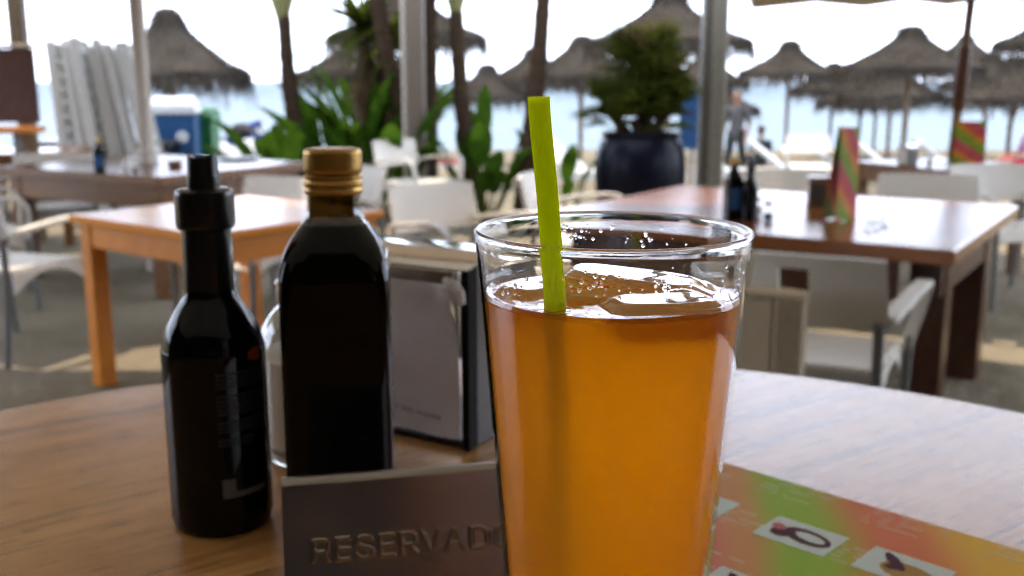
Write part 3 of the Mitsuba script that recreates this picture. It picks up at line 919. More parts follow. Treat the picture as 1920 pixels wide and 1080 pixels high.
# ------------------------------------------------------------------ chairs
def make_chair(slot=False):
    k = Kind()
    W = 0.27
    # back panel
    xs_, zs_ = np.linspace(-1, 1, 15), np.linspace(0, 1, 9)
    X, Zt = np.meshgrid(xs_, zs_, indexing='ij')
    half = W - 0.012 * Zt
    P = np.stack([X * half, -0.235 - 0.035 * (1 - X ** 2) - 0.055 * Zt, 0.575 + 0.225 * Zt - 0.006 * X ** 4 * Zt], -1)
    back = sheet(P, 0.016)
    if slot:
        import manifold3d as m3
        bm = m3.Manifold(m3.Mesh(np.asarray(back.vertices, np.float32), np.asarray(back.faces, np.uint32)))
        hole = m3.CrossSection.square((0.078, 0.078), True).offset(0.006, m3.JoinType.Round).extrude(0.4).rotate((90, 0, 0)).translate((0.0, 0.0, 0.712))
        r = bm - hole
        if r.num_tri() > 0:
            mm = r.to_mesh()
            back = trimesh.Trimesh(mm.vert_properties[:, :3], mm.tri_verts, process=False)
    k.add('backrest', back, 'chair_plastic', 35)
    # seat shell with rounded front
    u, v = np.linspace(-1, 1, 13), np.linspace(0, 1, 16)
    U, Vv = np.meshgrid(u, v, indexing='ij')
    y = -0.235 + 0.48 * Vv
    z = 0.445 - 0.016 * (1 - U ** 4) * np.sin(np.clip(Vv * 1.1, 0, 1) * PI) - 0.05 * np.clip((Vv - 0.86) / 0.14, 0, 1) ** 2
    k.add('seat', sheet(np.stack([U * (0.235 + 0.02 * Vv), y, z], -1), 0.014), 'chair_plastic', 40)
    for s in (-1, 1):
        # side apron with the arch underneath
        t = np.linspace(0, 1, 18)
        Yv = -0.225 + 0.44 * t
        low = 0.335 + 0.085 * np.sin(t * PI) ** 0.8
        P = np.stack([np.stack([np.full(18, s * 0.248), Yv, np.full(18, 0.437)], -1), np.stack([np.full(18, s * 0.252), Yv, low], -1)], 0)
        k.add('apron', sheet(P, 0.014), 'chair_plastic', 40)
        path = np.array([(s * 0.265, -0.245, 0.612), (s * 0.282, -0.16, 0.630), (s * 0.304, 0.0, 0.652), (s * 0.316, 0.12, 0.660), (s * 0.318, 0.19, 0.652), (s * 0.314, 0.225, 0.62), (s * 0.302, 0.24, 0.56), (s * 0.282, 0.238, 0.47), (s * 0.272, 0.236, 0.42)])
        path = CubicSpline(np.linspace(0, 1, 9), path)(np.linspace(0, 1, 34))
        hw = np.interp(np.linspace(0, 1, 34), [0, 0.3, 0.55, 1], [0.028, 0.026, 0.025, 0.017])
        prof = np.array([(1, 0.007), (0.85, 0.011), (-0.85, 0.011), (-1, 0.007), (-1, -0.007), (-0.85, -0.011), (0.85, -0.011), (1, -0.007)])
        tt_ = np.gradient(path, axis=0)
        tt_ /= np.linalg.norm(tt_, axis=1, keepdims=True)
        a = np.tile(V(1, 0, 0), (34, 1)) - tt_[:, :1] * tt_
        a /= np.linalg.norm(a, axis=1, keepdims=True)
        b = np.cross(tt_, a)
        arm = loft([path[q] + prof[:, :1] * hw[q] * a[q] + prof[:, 1:] * b[q] for q in range(34)])
        arm.fix_normals()
        k.add('armrest', arm, 'chair_plastic', 50)
        k.add('leg', tube([(s * 0.245, -0.262, 0.60), (s * 0.248, -0.262, 0.42), (s * 0.252, -0.285, 0.2), (s * 0.256, -0.315, 0.0)], 0.0165, 12), 'grey_leg', 50)
        k.add('leg', tube([(s * 0.277, 0.238, 0.46), (s * 0.272, 0.242, 0.25), (s * 0.270, 0.252, 0.0)], 0.0165, 12), 'grey_leg', 50)
    return k


CHAIR, CHAIR_SLOT = make_chair(), make_chair(True)
G1 = 'white plastic armchairs on the terrace'
CHAIR_SLOT.put('armchair', place(0.985, 3.24, 0, -28), 'white plastic armchair with a square hand hole, nearest side of the dark red table', 'chair', G1)
for x, y, z, yaw, lab in [
    (2.18, 5.35, 0, 155, 'cream plastic armchair behind the far right corner of the dark red table'),
    (1.56, 5.62, 0, 176, 'white plastic armchair behind the two small dark bottles on the dark red table'),
    (3.00, 6.02, 0, 190, 'white plastic armchair below the upright menu card at the right edge of the picture'),
    (-2.45, 4.87, 0, -20, 'white plastic armchair at the left edge of the picture, beside the orange square table'),
    (-3.10, 5.85, 0, -60, 'white plastic armchair behind the one at the left edge, near the long brown table'),
    (-1.38, 5.19, 0, 150, 'white plastic armchair seen just left of the gold bottle cap, behind the orange square table'),
    (-1.11, 5.96, 0, 120, 'white plastic armchair seen just right of the gold bottle cap'),
    (-0.82, 8.87, 0, -128, 'white plastic armchair farthest back, in front of the leaning palm trunk'),
    (-0.21, 4.85, 0, 222, 'white plastic armchair with its back turned aslant, above the napkin dispenser'),
    (0.37, 5.55, 0, -100, 'white plastic armchair directly behind the lime green straw'),
    (-3.20, 7.05, 0, 200, 'white plastic armchair behind the long brown table, under the folded white loungers'),
    (3.62, 4.75, 0, 100, 'white plastic armchair in the shade at the right end of the dark red table'),
    (3.62, 12.4, gz(12.4), 170, 'white plastic armchair out on the sand behind the pair of dark bottles'),
]:
    CHAIR.put('armchair', place(x, y, z, yaw), lab, 'chair', G1)

# a ribbed cloth bag hanging from the back of the near chair
bag = Kind()
bag.add('front', box(-0.035, 0, 0, 0.135, 0.07, 0.37, 0.012), 'bag_cloth', 30)
rib = []
n = 7
aa = np.linspace(0, 1, n * 8 + 1)
P = np.stack([np.stack([0.0335 + 0.082 * aa, -0.038 + 0.0065 * np.cos(aa * n * 2 * PI), np.full(len(aa), zz)], -1) for zz in (-0.185, 0.185)], 0)
bag.add('ribbed_panel', join(sheet(P, 0.004), box(0.075, 0.006, 0, 0.080, 0.066, 0.37, 0.008)), 'bag_cloth', 40)
bag.add('hem', box(0.006, -0.001, 0.19, 0.225, 0.08, 0.018, 0.006), 'bag_cloth', 30)
bag.add('strap', tube([(-0.06, 0.0, 0.19), (-0.058, 0.02, 0.25), (-0.05, 0.06, 0.30)], 0.006, 8), 'bag_cloth', 40)
bag.put('cloth_bag', place(0.745, 2.90, 0.505, -24), 'beige cloth bag with a ribbed side hanging on the near white armchair', 'bag')


# ------------------------------------------------------------------ tables
def make_table(sx, sy, h, t, leg, mat, legmat, inset=0.05, apron=0.09, planks=1, ins2=None):
    k = Kind()
    if planks > 1:
        w = sx / planks
        k.add('tabletop', box(0, 0, h - t / 2 - 0.004, sx - 0.02, sy - 0.02, t - 0.008, 0.002), legmat, 30)
        for q in range(planks):
            k.add('plank', box(-sx / 2 + w * (q + 0.5), 0, h - t / 2, w - 0.0015, sy, t, 0.003), mat, 30)
    else:
        k.add('tabletop', box(0, 0, h - t / 2, sx, sy, t, 0.006), mat, 30)
    a = inset + leg
    za = h - t - apron / 2
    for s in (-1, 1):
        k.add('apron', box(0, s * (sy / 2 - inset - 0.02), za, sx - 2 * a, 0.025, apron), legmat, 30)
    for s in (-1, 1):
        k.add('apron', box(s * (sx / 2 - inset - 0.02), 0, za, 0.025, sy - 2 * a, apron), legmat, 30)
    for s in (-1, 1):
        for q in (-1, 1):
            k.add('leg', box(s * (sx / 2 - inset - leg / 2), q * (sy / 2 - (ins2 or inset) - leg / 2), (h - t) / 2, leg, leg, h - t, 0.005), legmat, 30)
    return k


def yaw_of(d):
    return math.degrees(math.atan2(d[1], d[0]))


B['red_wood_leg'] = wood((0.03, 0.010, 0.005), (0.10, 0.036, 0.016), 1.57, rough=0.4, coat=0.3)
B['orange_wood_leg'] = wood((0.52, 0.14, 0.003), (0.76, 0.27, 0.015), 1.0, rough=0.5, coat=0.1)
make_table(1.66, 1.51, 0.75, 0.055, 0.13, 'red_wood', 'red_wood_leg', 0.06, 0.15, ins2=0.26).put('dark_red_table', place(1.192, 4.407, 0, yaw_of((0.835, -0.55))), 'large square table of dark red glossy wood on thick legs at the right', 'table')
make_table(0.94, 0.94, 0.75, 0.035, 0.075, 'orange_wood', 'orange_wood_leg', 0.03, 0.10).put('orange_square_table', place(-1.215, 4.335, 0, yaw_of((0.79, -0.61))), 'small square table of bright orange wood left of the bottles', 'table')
make_table(1.55, 1.35, 0.75, 0.06, 0.11, 'brown_wood', 'brown_wood', 0.06, 0.14).put('long_brown_table', place(-2.42, 6.93, 0, yaw_of((0.87, -0.49))), 'long brown table at the far left, pierced by the white parasol pole', 'table')
make_table(0.85, 0.85, 0.75, 0.035, 0.07, 'brown_wood', 'brown_wood', 0.03, 0.09).put('far_brown_table', place(2.95, 7.0, 0, 24), 'small brown table at the back right with a menu card standing by it', 'table')
make_table(0.8, 0.8, 0.75, 0.035, 0.07, 'brown_wood', 'brown_wood', 0.03, 0.09).put('edge_table', place(-3.95, 8.35, 0, 10), 'brown side table under the dark board at the far left', 'table')

# ------------------------------------------------------------------ things on the tables
BOT = Kind()
BOT.add('body', lathe([(0, 0), (0.026, 0), (0.0285, 0.003), (0.0285, 0.11), (0.026, 0.122), (0.018, 0.138), (0.0135, 0.148), (0.0125, 0.175), (0, 0.175)], 40), 'black_glass', 40)
BOT.add('pourer', lathe([(0, 0.174), (0.0155, 0.174), (0.0155, 0.192), (0.009, 0.195), (0.0085, 0.212), (0, 0.213)], 32), 'black_plastic', 35)
BOT2 = Kind()
rs = []
for z, h_, t_ in ((0, 0.027, 0.4), (0.003, 0.029, 0.25), (0.128, 0.029, 0.25), (0.145, 0.026, 0.45), (0.162, 0.020, 0.8), (0.174, 0.0148, 0.98), (0.195, 0.0143, 0.98)):
    pts = []
    for q in range(4):
        cx, cy = [(1, 1), (-1, 1), (-1, -1), (1, -1)][q]
        for a in np.linspace(q * PI / 2, (q + 1) * PI / 2, 7):
            pts.append((cx * h_ * (1 - t_) + h_ * t_ * math.cos(a), cy * h_ * (1 - t_) + h_ * t_ * math.sin(a), z))
    rs.append(np.array(pts))
BOT2.add('body', loft(rs), 'oil_dark', 40)
BOT2.add('label', box(0, -0.0294, 0.075, 0.044, 0.001, 0.075, 0.0003), 'blue_plastic', 30)
BOT2.add('cap', lathe([(0, 0.19), (0.0155, 0.19), (0.0155, 0.213), (0.014, 0.215), (0, 0.215)], 32), 'gold_cap', 35)
TT = 0.7505
BOT.put('small_bottle', place(0.955, 4.06, TT, 0, s=1.17), 'black vinegar bottle on the dark red table, right of the pair', 'bottle', 'small dark bottles on the other tables')
BOT2.put('small_oil_bottle', place(0.895, 4.09, TT, 8, s=1.17), 'dark oil bottle with a blue label on the dark red table, left of the pair', 'bottle', 'small dark bottles on the other tables')
BOT2.put('small_oil_bottle', place(-2.52, 6.22, TT, 8), 'dark oil bottle with a blue label on the long brown table', 'bottle', 'small dark bottles on the other tables')

SHK = Kind()
SHK.add('glass', lathe([(0, 0), (0.019, 0), (0.0205, 0.002), (0.0205, 0.055), (0.017, 0.064)], 32), 'thin_glass', 40)
SHK.add('pepper', lathe([(0, 0.003), (0.0185, 0.003), (0.0185, 0.030), (0, 0.033)], 24), 'cloth_dark', 40)
SHK.add('cap', lathe([(0.0165, 0.063), (0.0182, 0.063), (0.0182, 0.076), (0.012, 0.083), (0, 0.085)], 32), 'chrome', 40)
SALT = Kind()
SALT.parts = [SHK.parts[0], SHK.parts[2]]
SALT.add('salt', lathe([(0, 0.003), (0.0185, 0.003), (0.0185, 0.042), (0, 0.044)], 24), 'sugar', 40)
GS = 'salt and pepper shakers'
SHK.put('pepper_shaker', place(1.03, 4.05, TT), 'glass pepper shaker with a chrome cap beside the dark bottles on the dark red table', 'shaker', GS)
SALT.put('salt_shaker', place(1.02, 4.19, TT), 'glass salt shaker with a chrome cap on the dark red table', 'shaker', GS)
SHK.put('pepper_shaker', place(-2.33, 6.28, TT), 'glass pepper shaker beside the dark bottle on the long brown table', 'shaker', GS)
SALT.put('salt_shaker', place(-2.40, 6.33, TT), 'glass salt shaker beside the dark bottle on the long brown table', 'shaker', GS)
SALT.put('salt_shaker', place(2.80, 6.82, TT), 'glass salt shaker on the small brown table at the back right', 'shaker', GS)

ND = Kind()
ND.add('housing', box(0, 0, 0.062, 0.10, 0.10, 0.124, 0.008), 'steel', 30)
ND.add('napkins', box(0, -0.0515, 0.058, 0.082, 0.004, 0.095, 0.001), 'dark_steel', 30)
ND.add('top', sheet(np.array([[(x, y, 0.124 + 0.007 * math.cos(y / 0.055 * 1.5)) for y in np.linspace(-0.054, 0.054, 9)] for x in (-0.052, 0.0, 0.052)]), 0.002), 'chrome', 40)
ND.put('table_napkin_dispenser', place(1.385, 4.58, TT, -14), 'steel napkin dispenser beside the tilted menu card', 'napkin dispenser', 'steel napkin dispensers on the other tables')
ND.put('table_napkin_dispenser', place(2.66, 6.85, TT, 25), 'steel napkin dispenser on the small brown table at the back right', 'napkin dispenser', 'steel napkin dispensers on the other tables')


def menu_card(w, h, lean, t=0.002):
    k = Kind()
    n0, n1 = 5, 9
    A, Bv = np.meshgrid(np.linspace(-w / 2, w / 2, n0), np.linspace(0, h, n1), indexing='ij')
    P = np.stack([A, 0.0 * A + Bv * lean, Bv], -1)
    k.add('printed_front', sheet(P, t), 'menu_card_print', False, uv=np.vstack([np.stack([A / w + 0.5, Bv / h], -1).reshape(-1, 2)] * 2))
    P2 = np.stack([A, 0.07 - Bv * lean * 0.6 + 0.012 * 0, Bv], -1)
    k.add('printed_back', sheet(P2, t), 'menu_card_print', False, uv=np.vstack([np.stack([A / w + 0.5, Bv / h], -1).reshape(-1, 2)] * 2))
    return k


menu_card(0.13, 0.37, 0.10).put('standing_menu', T().translate([1.345, 4.05, TT]).rotate([0, 1, 0], 4).rotate([0, 0, 1], 38), 'tall red and green menu card standing tilted on the dark red table', 'menu')
menu_card(0.185, 0.30, 0.08).put('standing_menu', place(2.93, 6.52, TT, -8), 'red and green menu card standing at the back right in front of the sea', 'menu')
ASH = Kind()
ASH.add('bowl', lathe([(0, 0.002), (0.030, 0.002), (0.040, 0.008), (0.046, 0.030), (0.043, 0.030), (0.036, 0.010), (0, 0.008)], 36), 'thin_glass', 40)
ASH.put('ashtray', place(1.46, 4.05, TT), 'low glass ashtray beside the tilted menu card', 'ashtray', 'glass ashtrays')
ASH.put('ashtray', place(2.86, 6.72, TT), 'low glass ashtray on the small brown table at the back right', 'ashtray', 'glass ashtrays')
ASH.put('ashtray', place(-2.02, 6.45, TT), 'low glass ashtray right of the white parasol pole on the long brown table', 'ashtray', 'glass ashtrays')
CUT = Kind()
CUT.add('handle', tube([(-0.09, 0, 0.004), (-0.03, 0, 0.006), (0.02, 0, 0.004)], [0.005, 0.004, 0.003], 8), 'chrome', 40)
CUT.add('bowl', sheet(np.array([[(0.02 + 0.05 * a, b * 0.016 * math.sin(PI * (0.08 + 0.84 * a)), 0.004 + 0.005 * b * b) for b in np.linspace(-1, 1, 7)] for a in np.linspace(0, 1, 9)]), 0.0015), 'chrome', 40)
CUT.put('spoon', place(1.40, 3.86, TT, 35), 'shiny spoon lying at the foot of the tilted menu card', 'spoon', 'shiny spoons')
CUT.put('spoon', place(1.36, 3.78, TT, 60), 'shiny spoon lying nearest the front edge of the dark red table', 'spoon', 'shiny spoons')
TRAY = Kind()
TRAY.add('rim', lathe([(0, 0.0), (0.12, 0.0), (0.155, 0.018), (0.158, 0.018), (0.123, -0.002), (0, -0.002)], 40), 'white_plastic', 40)
TRAY.put('white_plate', place(-1.95, 7.25, TT + 0.004), 'white plate on the long brown table right of the parasol pole', 'plate')
POTL = Kind()
POTL.add('bowl', lathe([(0, 0), (0.035, 0), (0.045, 0.01), (0.047, 0.05), (0.043, 0.05), (0.040, 0.012), (0, 0.01)], 32), 'brown_wood', 40)
POTL.put('small_bowl', place(-2.17, 6.55, TT), 'small brown bowl right of the white parasol pole', 'bowl')

# ------------------------------------------------------------------ parasols, poles and posts


def parasol(name, x, y, zg, h_edge, half, rise, sides, yaw, pole_r, polemat, label, sleeve=False, canvas='canvas', base=None):
    tag(name, label, 'parasol')
    b_ = base or (x, y)
    pole = tube([(b_[0], b_[1], zg), ((x + b_[0]) / 2, (y + b_[1]) / 2, zg + (h_edge + rise) / 2), (x, y, zg + h_edge + rise + 0.05)], pole_r, 20)
    put(f'{name}__pole', pole, polemat, 50)
    if sleeve:
        put(f'{name}__sleeve', lathe([(pole_r + 0.001, 0.0), (pole_r + 0.022, 0.0), (pole_r + 0.022, 0.09), (pole_r + 0.001, 0.10)], 28, centre=(0, 0)).apply_translation([x, y, 0.752]) if False else (lambda m: (m.apply_translation([x, y, 0.752]), m)[1])(lathe([(pole_r + 0.001, 0.0), (pole_r + 0.022, 0.0), (pole_r + 0.022, 0.09), (pole_r + 0.001, 0.10)], 28)), polemat, 40)
    n, m = sides * 8, 9
    ang = np.arange(n + 1) * 2 * PI / n + math.radians(yaw)
    tt = np.linspace(0.03, 1, m)
    A, R = np.meshgrid(ang, tt, indexing='ij')
    seg = 2 * PI / sides
    ph = (A - math.radians(yaw)) % seg - seg / 2
    rad_ = half * math.cos(seg / 2) / np.cos(ph) * R
    sag = 0.05 * half * np.cos(ph / (seg / 2) * PI / 2) * R
    Zc = zg + h_edge + rise * (1 - R) ** 1.0 - sag * 0.6 * np.sin(R * PI)
    put(f'{name}__canopy', sheet(np.stack([x + rad_ * np.cos(A), y + rad_ * np.sin(A), Zc], -1), 0.004), canvas, 30)
    fl = np.linspace(0, 1, 3)
    A2, F = np.meshgrid(ang, fl, indexing='ij')
    ph = (A2 - math.radians(yaw)) % seg - seg / 2
    r2 = half * math.cos(seg / 2) / np.cos(ph) + 0.004
    put(f'{name}__valance', sheet(np.stack([x + r2 * np.cos(A2), y + r2 * np.sin(A2), zg + h_edge - 0.003 - F * (0.10 + 0.02 * np.cos((A2 - math.radians(yaw)) * sides * 4))], -1), 0.004), canvas, 30)
    for q in range(sides):
        a = math.radians(yaw) + q * seg + (0 if True else seg / 2)
        s = f'_{q:03d}' if q else ''
        put(f'{name}__rib{s}', tube([(x + 0.06 * math.cos(a), y + 0.06 * math.sin(a), zg + h_edge + rise - 0.04), (x + half * 0.985 * math.cos(a), y + half * 0.985 * math.sin(a), zg + h_edge - 0.02)], 0.011, 6), polemat, 40)


parasol('cream_parasol', 2.93, 6.63, -0.0, 1.995, 2.06, 0.6, 4, 118.8, 0.030, 'post_wood', 'cream parasol at the top right on a slim pole with reddish brown wood', base=(3.07, 7.18))
parasol('white_pole_parasol', -2.50, 6.98, 0.0, 2.45, 1.7, 0.6, 8, 22.5, 0.050, 'white_paint', 'parasol on a thick white pole rising through the long brown table', sleeve=True)
parasol('corner_parasol', -4.17, 5.98, 0.0, 2.03, 2.12, 0.55, 4, 72.9, 0.035, 'post_wood', 'beige parasol canopy whose drooping corner shows at the top left')
put('cream_parasol__wood_grip', tube([(3.07 - 0.0526 * z, 7.18 - 0.2067 * z, z) for z in (1.10, 1.13, 1.25, 1.40, 1.52, 1.55)], [0.031, 0.041, 0.044, 0.043, 0.040, 0.031], 20), 'red_wood_leg', 40)
tag('cream_parasol__wood_grip', 'reddish brown lower section of the pole')

tag('aluminium_post', 'tall square olive grey metal post with grooves, between the potted palm and the dark bottles', 'post')
px_, py_ = 1.78, 9.0
put('aluminium_post__shaft', box(px_, py_, 1.9, 0.135, 0.20, 3.8, 0.008), 'post_metal', 30)
put('aluminium_post__groove', join(box(px_ - 0.026, py_ - 0.102, 1.9, 0.008, 0.008, 3.78, 0.001), box(px_ + 0.02, py_ - 0.102, 1.9, 0.008, 0.008, 3.78, 0.001)), 'post_dark', 30)
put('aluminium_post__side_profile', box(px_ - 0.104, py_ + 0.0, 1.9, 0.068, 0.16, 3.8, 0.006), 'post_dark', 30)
tag('aluminium_post__side_profile', 'dark left face')
tag('pale_post', 'tall pale brown metal post with a bright left edge among the palm trunks', 'post')
px_, py_ = -0.90, 9.5
put('pale_post__shaft', box(px_ + 0.02, py_, 1.9, 0.16, 0.16, 3.8, 0.012), 'post_pale', 30)
put('pale_post__edge_highlight', tube([(px_ - 0.085, py_ - 0.04, -0.02), (px_ - 0.085, py_ - 0.04, 3.8)], 0.024, 14), 'white_paint', 50)  # white tube puts the highlight of the left edge into colour
tag('pale_post__edge_highlight', 'whitish tube standing in for the highlight along the left edge')

tag('brown_post', 'dark brown wooden post at the top left behind the dark board', 'post')
put('brown_post__shaft', box(-3.90, 8.25, 1.6, 0.115, 0.115, 3.2, 0.01), 'post_wood', 30)
tag('dark_board', 'dark reddish panel in a brown frame with a shelf, at the left edge', 'notice board')
put('dark_board__panel', box(-3.86, 8.0, 1.27, 0.36, 0.03, 0.56, 0.004), 'dark_wood', 30)
put('dark_board__frame', box(-4.09, 8.0, 1.25, 0.09, 0.05, 0.66, 0.006), 'post_wood', 30)
put('dark_board__frame_001', box(-3.86, 7.995, 1.57, 0.38, 0.045, 0.03, 0.006), 'white_paint', 30)
tag('dark_board__frame_001', 'pale top edge')
put('dark_board__shelf', box(-3.92, 7.96, 0.935, 0.50, 0.22, 0.05, 0.006), 'orange_wood_leg', 30)
tag('dark_board__shelf', 'orange brown shelf under the board')
for k, x in enumerate((-4.09, -3.88)):
    s = f'_{k:03d}' if k else ''
    put(f'dark_board__leg{s}', box(x, 8.02, 0.455, 0.05, 0.05, 0.90, 0.004), 'grey_leg', 30)


# ------------------------------------------------------------------ white folded loungers leaning in a row
def lounger_kind(folded=True):
    k = Kind()
    W, L = 0.60, 1.75
    for s in (-1, 1):
        k.add('rail', box(s * (W / 2 - 0.02), L / 2, 0, 0.05, L, 0.085, 0.012), 'lounger_white', 40)
    for q in range(13):
        k.add('slat', box(0, 0.08 + q * 0.13, 0.012, W - 0.085, 0.095, 0.016, 0.004), 'lounger_white', 40)
    k.add('end_bar', box(0, L - 0.02, 0, W - 0.095, 0.035, 0.06, 0.01), 'lounger_white', 40)
    for s in (-1, 1):
        k.add('leg', box(s * (W / 2 - 0.055), 0.42, -0.045, 0.03, 0.62, 0.03, 0.006), 'lounger_white', 40)
    return k


FOLD = lounger_kind()
names = ['first', 'second', 'third', 'fourth', 'fifth', 'sixth', 'seventh', 'eighth', 'ninth']
for q in range(9):
    x = -4.05 + 0.112 * q
    tilt_x = -0.3 - 1.05 * q
    # standing on its foot end, edge towards us, leaning to the left
    at = T().translate([x + 0.03 * math.sin(q * 2.1) + 0.06, 9.25 + 0.05 * math.sin(q * 1.7), 0.02]).rotate([0, 1, 0], tilt_x - 2.5).rotate([0, 0, 1], 106 + 3 * math.sin(q * 1.3)).rotate([1, 0, 0], 90).scale(0.93 + 0.02 * math.sin(q * 2.7))
    FOLD.put('folded_lounger', at, f'white slatted lounger folded and leaning on edge, {names[q]} from the left in the stack', 'lounger', 'folded white loungers in a stack')


# ------------------------------------------------------------------ bins, sign panel
def bin_kind(mat, lidmat, w, emblem=False):
    k = Kind()
    k.add('body', loft([np.array([(-a, -b, z), (a, -b, z), (a, b, z), (-a, b, z)]) for a, b, z in ((w * 0.42, 0.22, 0.06), (w * 0.43, 0.23, 0.08), (w * 0.5, 0.28, 1.02), (w * 0.5, 0.28, 1.04))]), mat, 30)
    k.add('rim', box(0, 0, 1.06, w + 0.05, 0.62, 0.05, 0.01), lidmat, 30)
    k.add('lid', loft([np.array([(-a, -b, z), (a, -b, z), (a, b, z), (-a, b, z)]) for a, b, z in ((w * 0.53, 0.31, 1.085), (w * 0.53, 0.31, 1.12), (w * 0.48, 0.26, 1.19), (w * 0.40, 0.18, 1.21))]), lidmat, 30)
    for s in (-1, 1):
        k.add('wheel', tube([(s * w * 0.40 - 0.025, 0.20, 0.09), (s * w * 0.40 + 0.025, 0.20, 0.09)], 0.09, 20), 'black_plastic', 40)
    if emblem:
        k.add('emblem', lathe([(0, 0), (0.062, 0), (0.062, 0.004), (0, 0.004)], 32).apply_transform(trimesh.transformations.rotation_matrix(PI / 2, [1, 0, 0])).apply_translation([0.09, -0.272, 0.80]), 'white_plastic', 30)
    return k


bin_kind('blue_plastic', 'white_plastic', 0.44, True).put('recycling_bin', place(-3.42, 10.45, 0, 10, s=0.95), 'blue bin with a white lid and a round white emblem under the left straw umbrella', 'bin')
bin_kind('green_plastic', 'green_plastic', 0.30).put('recycling_bin', place(-3.31, 10.98, -0.03, 6, s=0.88), 'green bin half hidden behind the blue one', 'bin')
tag('blue_panel', 'blue sign panel on a pale post right of the potted palm', 'sign')
put('blue_panel__panel', box(1.71, 9.75, 0.93, 0.24, 0.03, 0.52, 0.01), 'blue_plastic', 30)
put('blue_panel__post', tube([(1.73, 9.79, -0.03), (1.73, 9.79, 1.22)], 0.028, 14), 'white_paint', 50)

# ------------------------------------------------------------------ straw umbrellas
R0 = 1.35


def straw_kind(seed):
    g = np.random.default_rng(seed)
    k = Kind()
    prof = np.array([(0.0, 0.88), (0.13, 0.865), (0.21, 0.80), (0.25, 0.70), (0.33, 0.585), (0.50, 0.43), (0.70, 0.29), (0.90, 0.155), (1.20, 0.02), (1.33, -0.05)])
    n = 64
    ang = np.arange(n) * 2 * PI / n
    tt_ = np.linspace(0, 9, 30)
    r = np.interp(tt_, np.arange(10), prof[:, 0])
    z = np.interp(tt_, np.arange(10), prof[:, 1])
    rings_ = []
    for a, b in zip(r, z):
        nz = meshkit.fbm(np.stack([np.cos(ang) * 3 * a + 5, np.sin(ang) * 3 * a, np.full(n, b * 4)], -1), 3, seed) - 0.5
        sag = 0.09 * a * (meshkit.noise(np.stack([np.cos(ang) * 1.4 + 9, np.sin(ang) * 1.4, ang * 0], -1), seed) - 0.5)
        rings_.append(np.stack([a * (1 + 0.10 * nz) * np.cos(ang), a * (1 + 0.10 * nz) * np.sin(ang), b + 0.07 * nz * a + sag], 1))
    rings_[0] = rings_[0] * 0 + V(0, 0, 0.86)
    under = [(1.31, -0.09), (0.9, 0.09), (0.5, 0.27), (0.15, 0.47)]
    for a, b in under:
        rings_.append(np.stack([a * np.cos(ang), a * np.sin(ang), np.full(n, b)], 1))
    dome = loft(rings_)
    dome.fix_normals()
    # blades of straw lying down the roof and hanging over the rim
    N = 2600
    a = g.random(N) * 2 * PI
    t0 = g.random(N) ** 0.6 * 8.2
    t0[: N // 3] = 7.6 + g.random(N // 3) * 1.2
    ln = 0.16 + 0.22 * g.random(N)
    r0, z0_ = np.interp(t0, np.arange(10), prof[:, 0]), np.interp(t0, np.arange(10), prof[:, 1])
    sl = np.interp(t0, np.arange(9) + 0.5, np.diff(prof[:, 1]) / np.maximum(np.diff(prof[:, 0]), 0.02))
    ds = 1 / np.sqrt(1 + sl ** 2)
    r1, z1 = r0 + ln * ds, z0_ + ln * sl * ds
    over = np.clip(r1 - 1.30, 0, 1)
    r1 = r1 - 0.62 * over
    z1 = z1 - over * (0.7 + 0.8 * g.random(N)) + 0.012
    z0b = z0_ + 0.022 + 0.02 * g.random(N)
    da = (g.random(N) - 0.5) * 0.10
    w = (0.010 + 0.012 * g.random(N))
    c0, s0_ = np.cos(a), np.sin(a)
    c1, s1_ = np.cos(a + da), np.sin(a + da)
    p0 = np.stack([r0 * c0, r0 * s0_, z0b], 1)
    p1 = np.stack([r1 * c1, r1 * s1_, z1], 1)
    side = np.stack([-s0_, c0, 0 * a], 1)
    v = np.stack([p0 - side * w[:, None], p0 + side * w[:, None], p1 + side * w[:, None] * 0.3, p1 - side * w[:, None] * 0.3], 1).reshape(-1, 3)
    f = np.arange(4 * N).reshape(-1, 4)
    # the fringe below the rim
    M = 520
    a2 = g.random(M) * 2 * PI
    rr_ = 1.20 + 0.12 * g.random(M)
    hz = -0.02 - 0.03 * g.random(M)
    dl = 0.07 + 0.20 * g.random(M) ** 1.6 * (0.5 + meshkit.noise(np.stack([a2 * 4, a2 * 0, a2 * 0], -1), seed))
    sd = np.stack([-np.sin(a2), np.cos(a2), 0 * a2], 1) * (0.009 + 0.012 * g.random(M))[:, None]
    q0 = np.stack([rr_ * np.cos(a2), rr_ * np.sin(a2), hz], 1)
    q1 = q0 + np.stack([0.03 * np.cos(a2), 0.03 * np.sin(a2), -dl], 1)
    v2 = np.stack([q0 - sd, q0 + sd, q1 + sd * 0.4, q1 - sd * 0.4], 1).reshape(-1, 3)
    k.add('roof', dome, 'straw_thatch', 40)
    k.add('thatch', join(tri(v, f), tri(v2, np.arange(4 * M).reshape(-1, 4))), 'straw_thatch', False, kind='stuff')
    k.add('pole', tube([(0, 0, -2.6), (0.01, 0.0, -1.0), (0, 0, 0.5)], 0.055, 12), 'post_wood', 50)
    return k


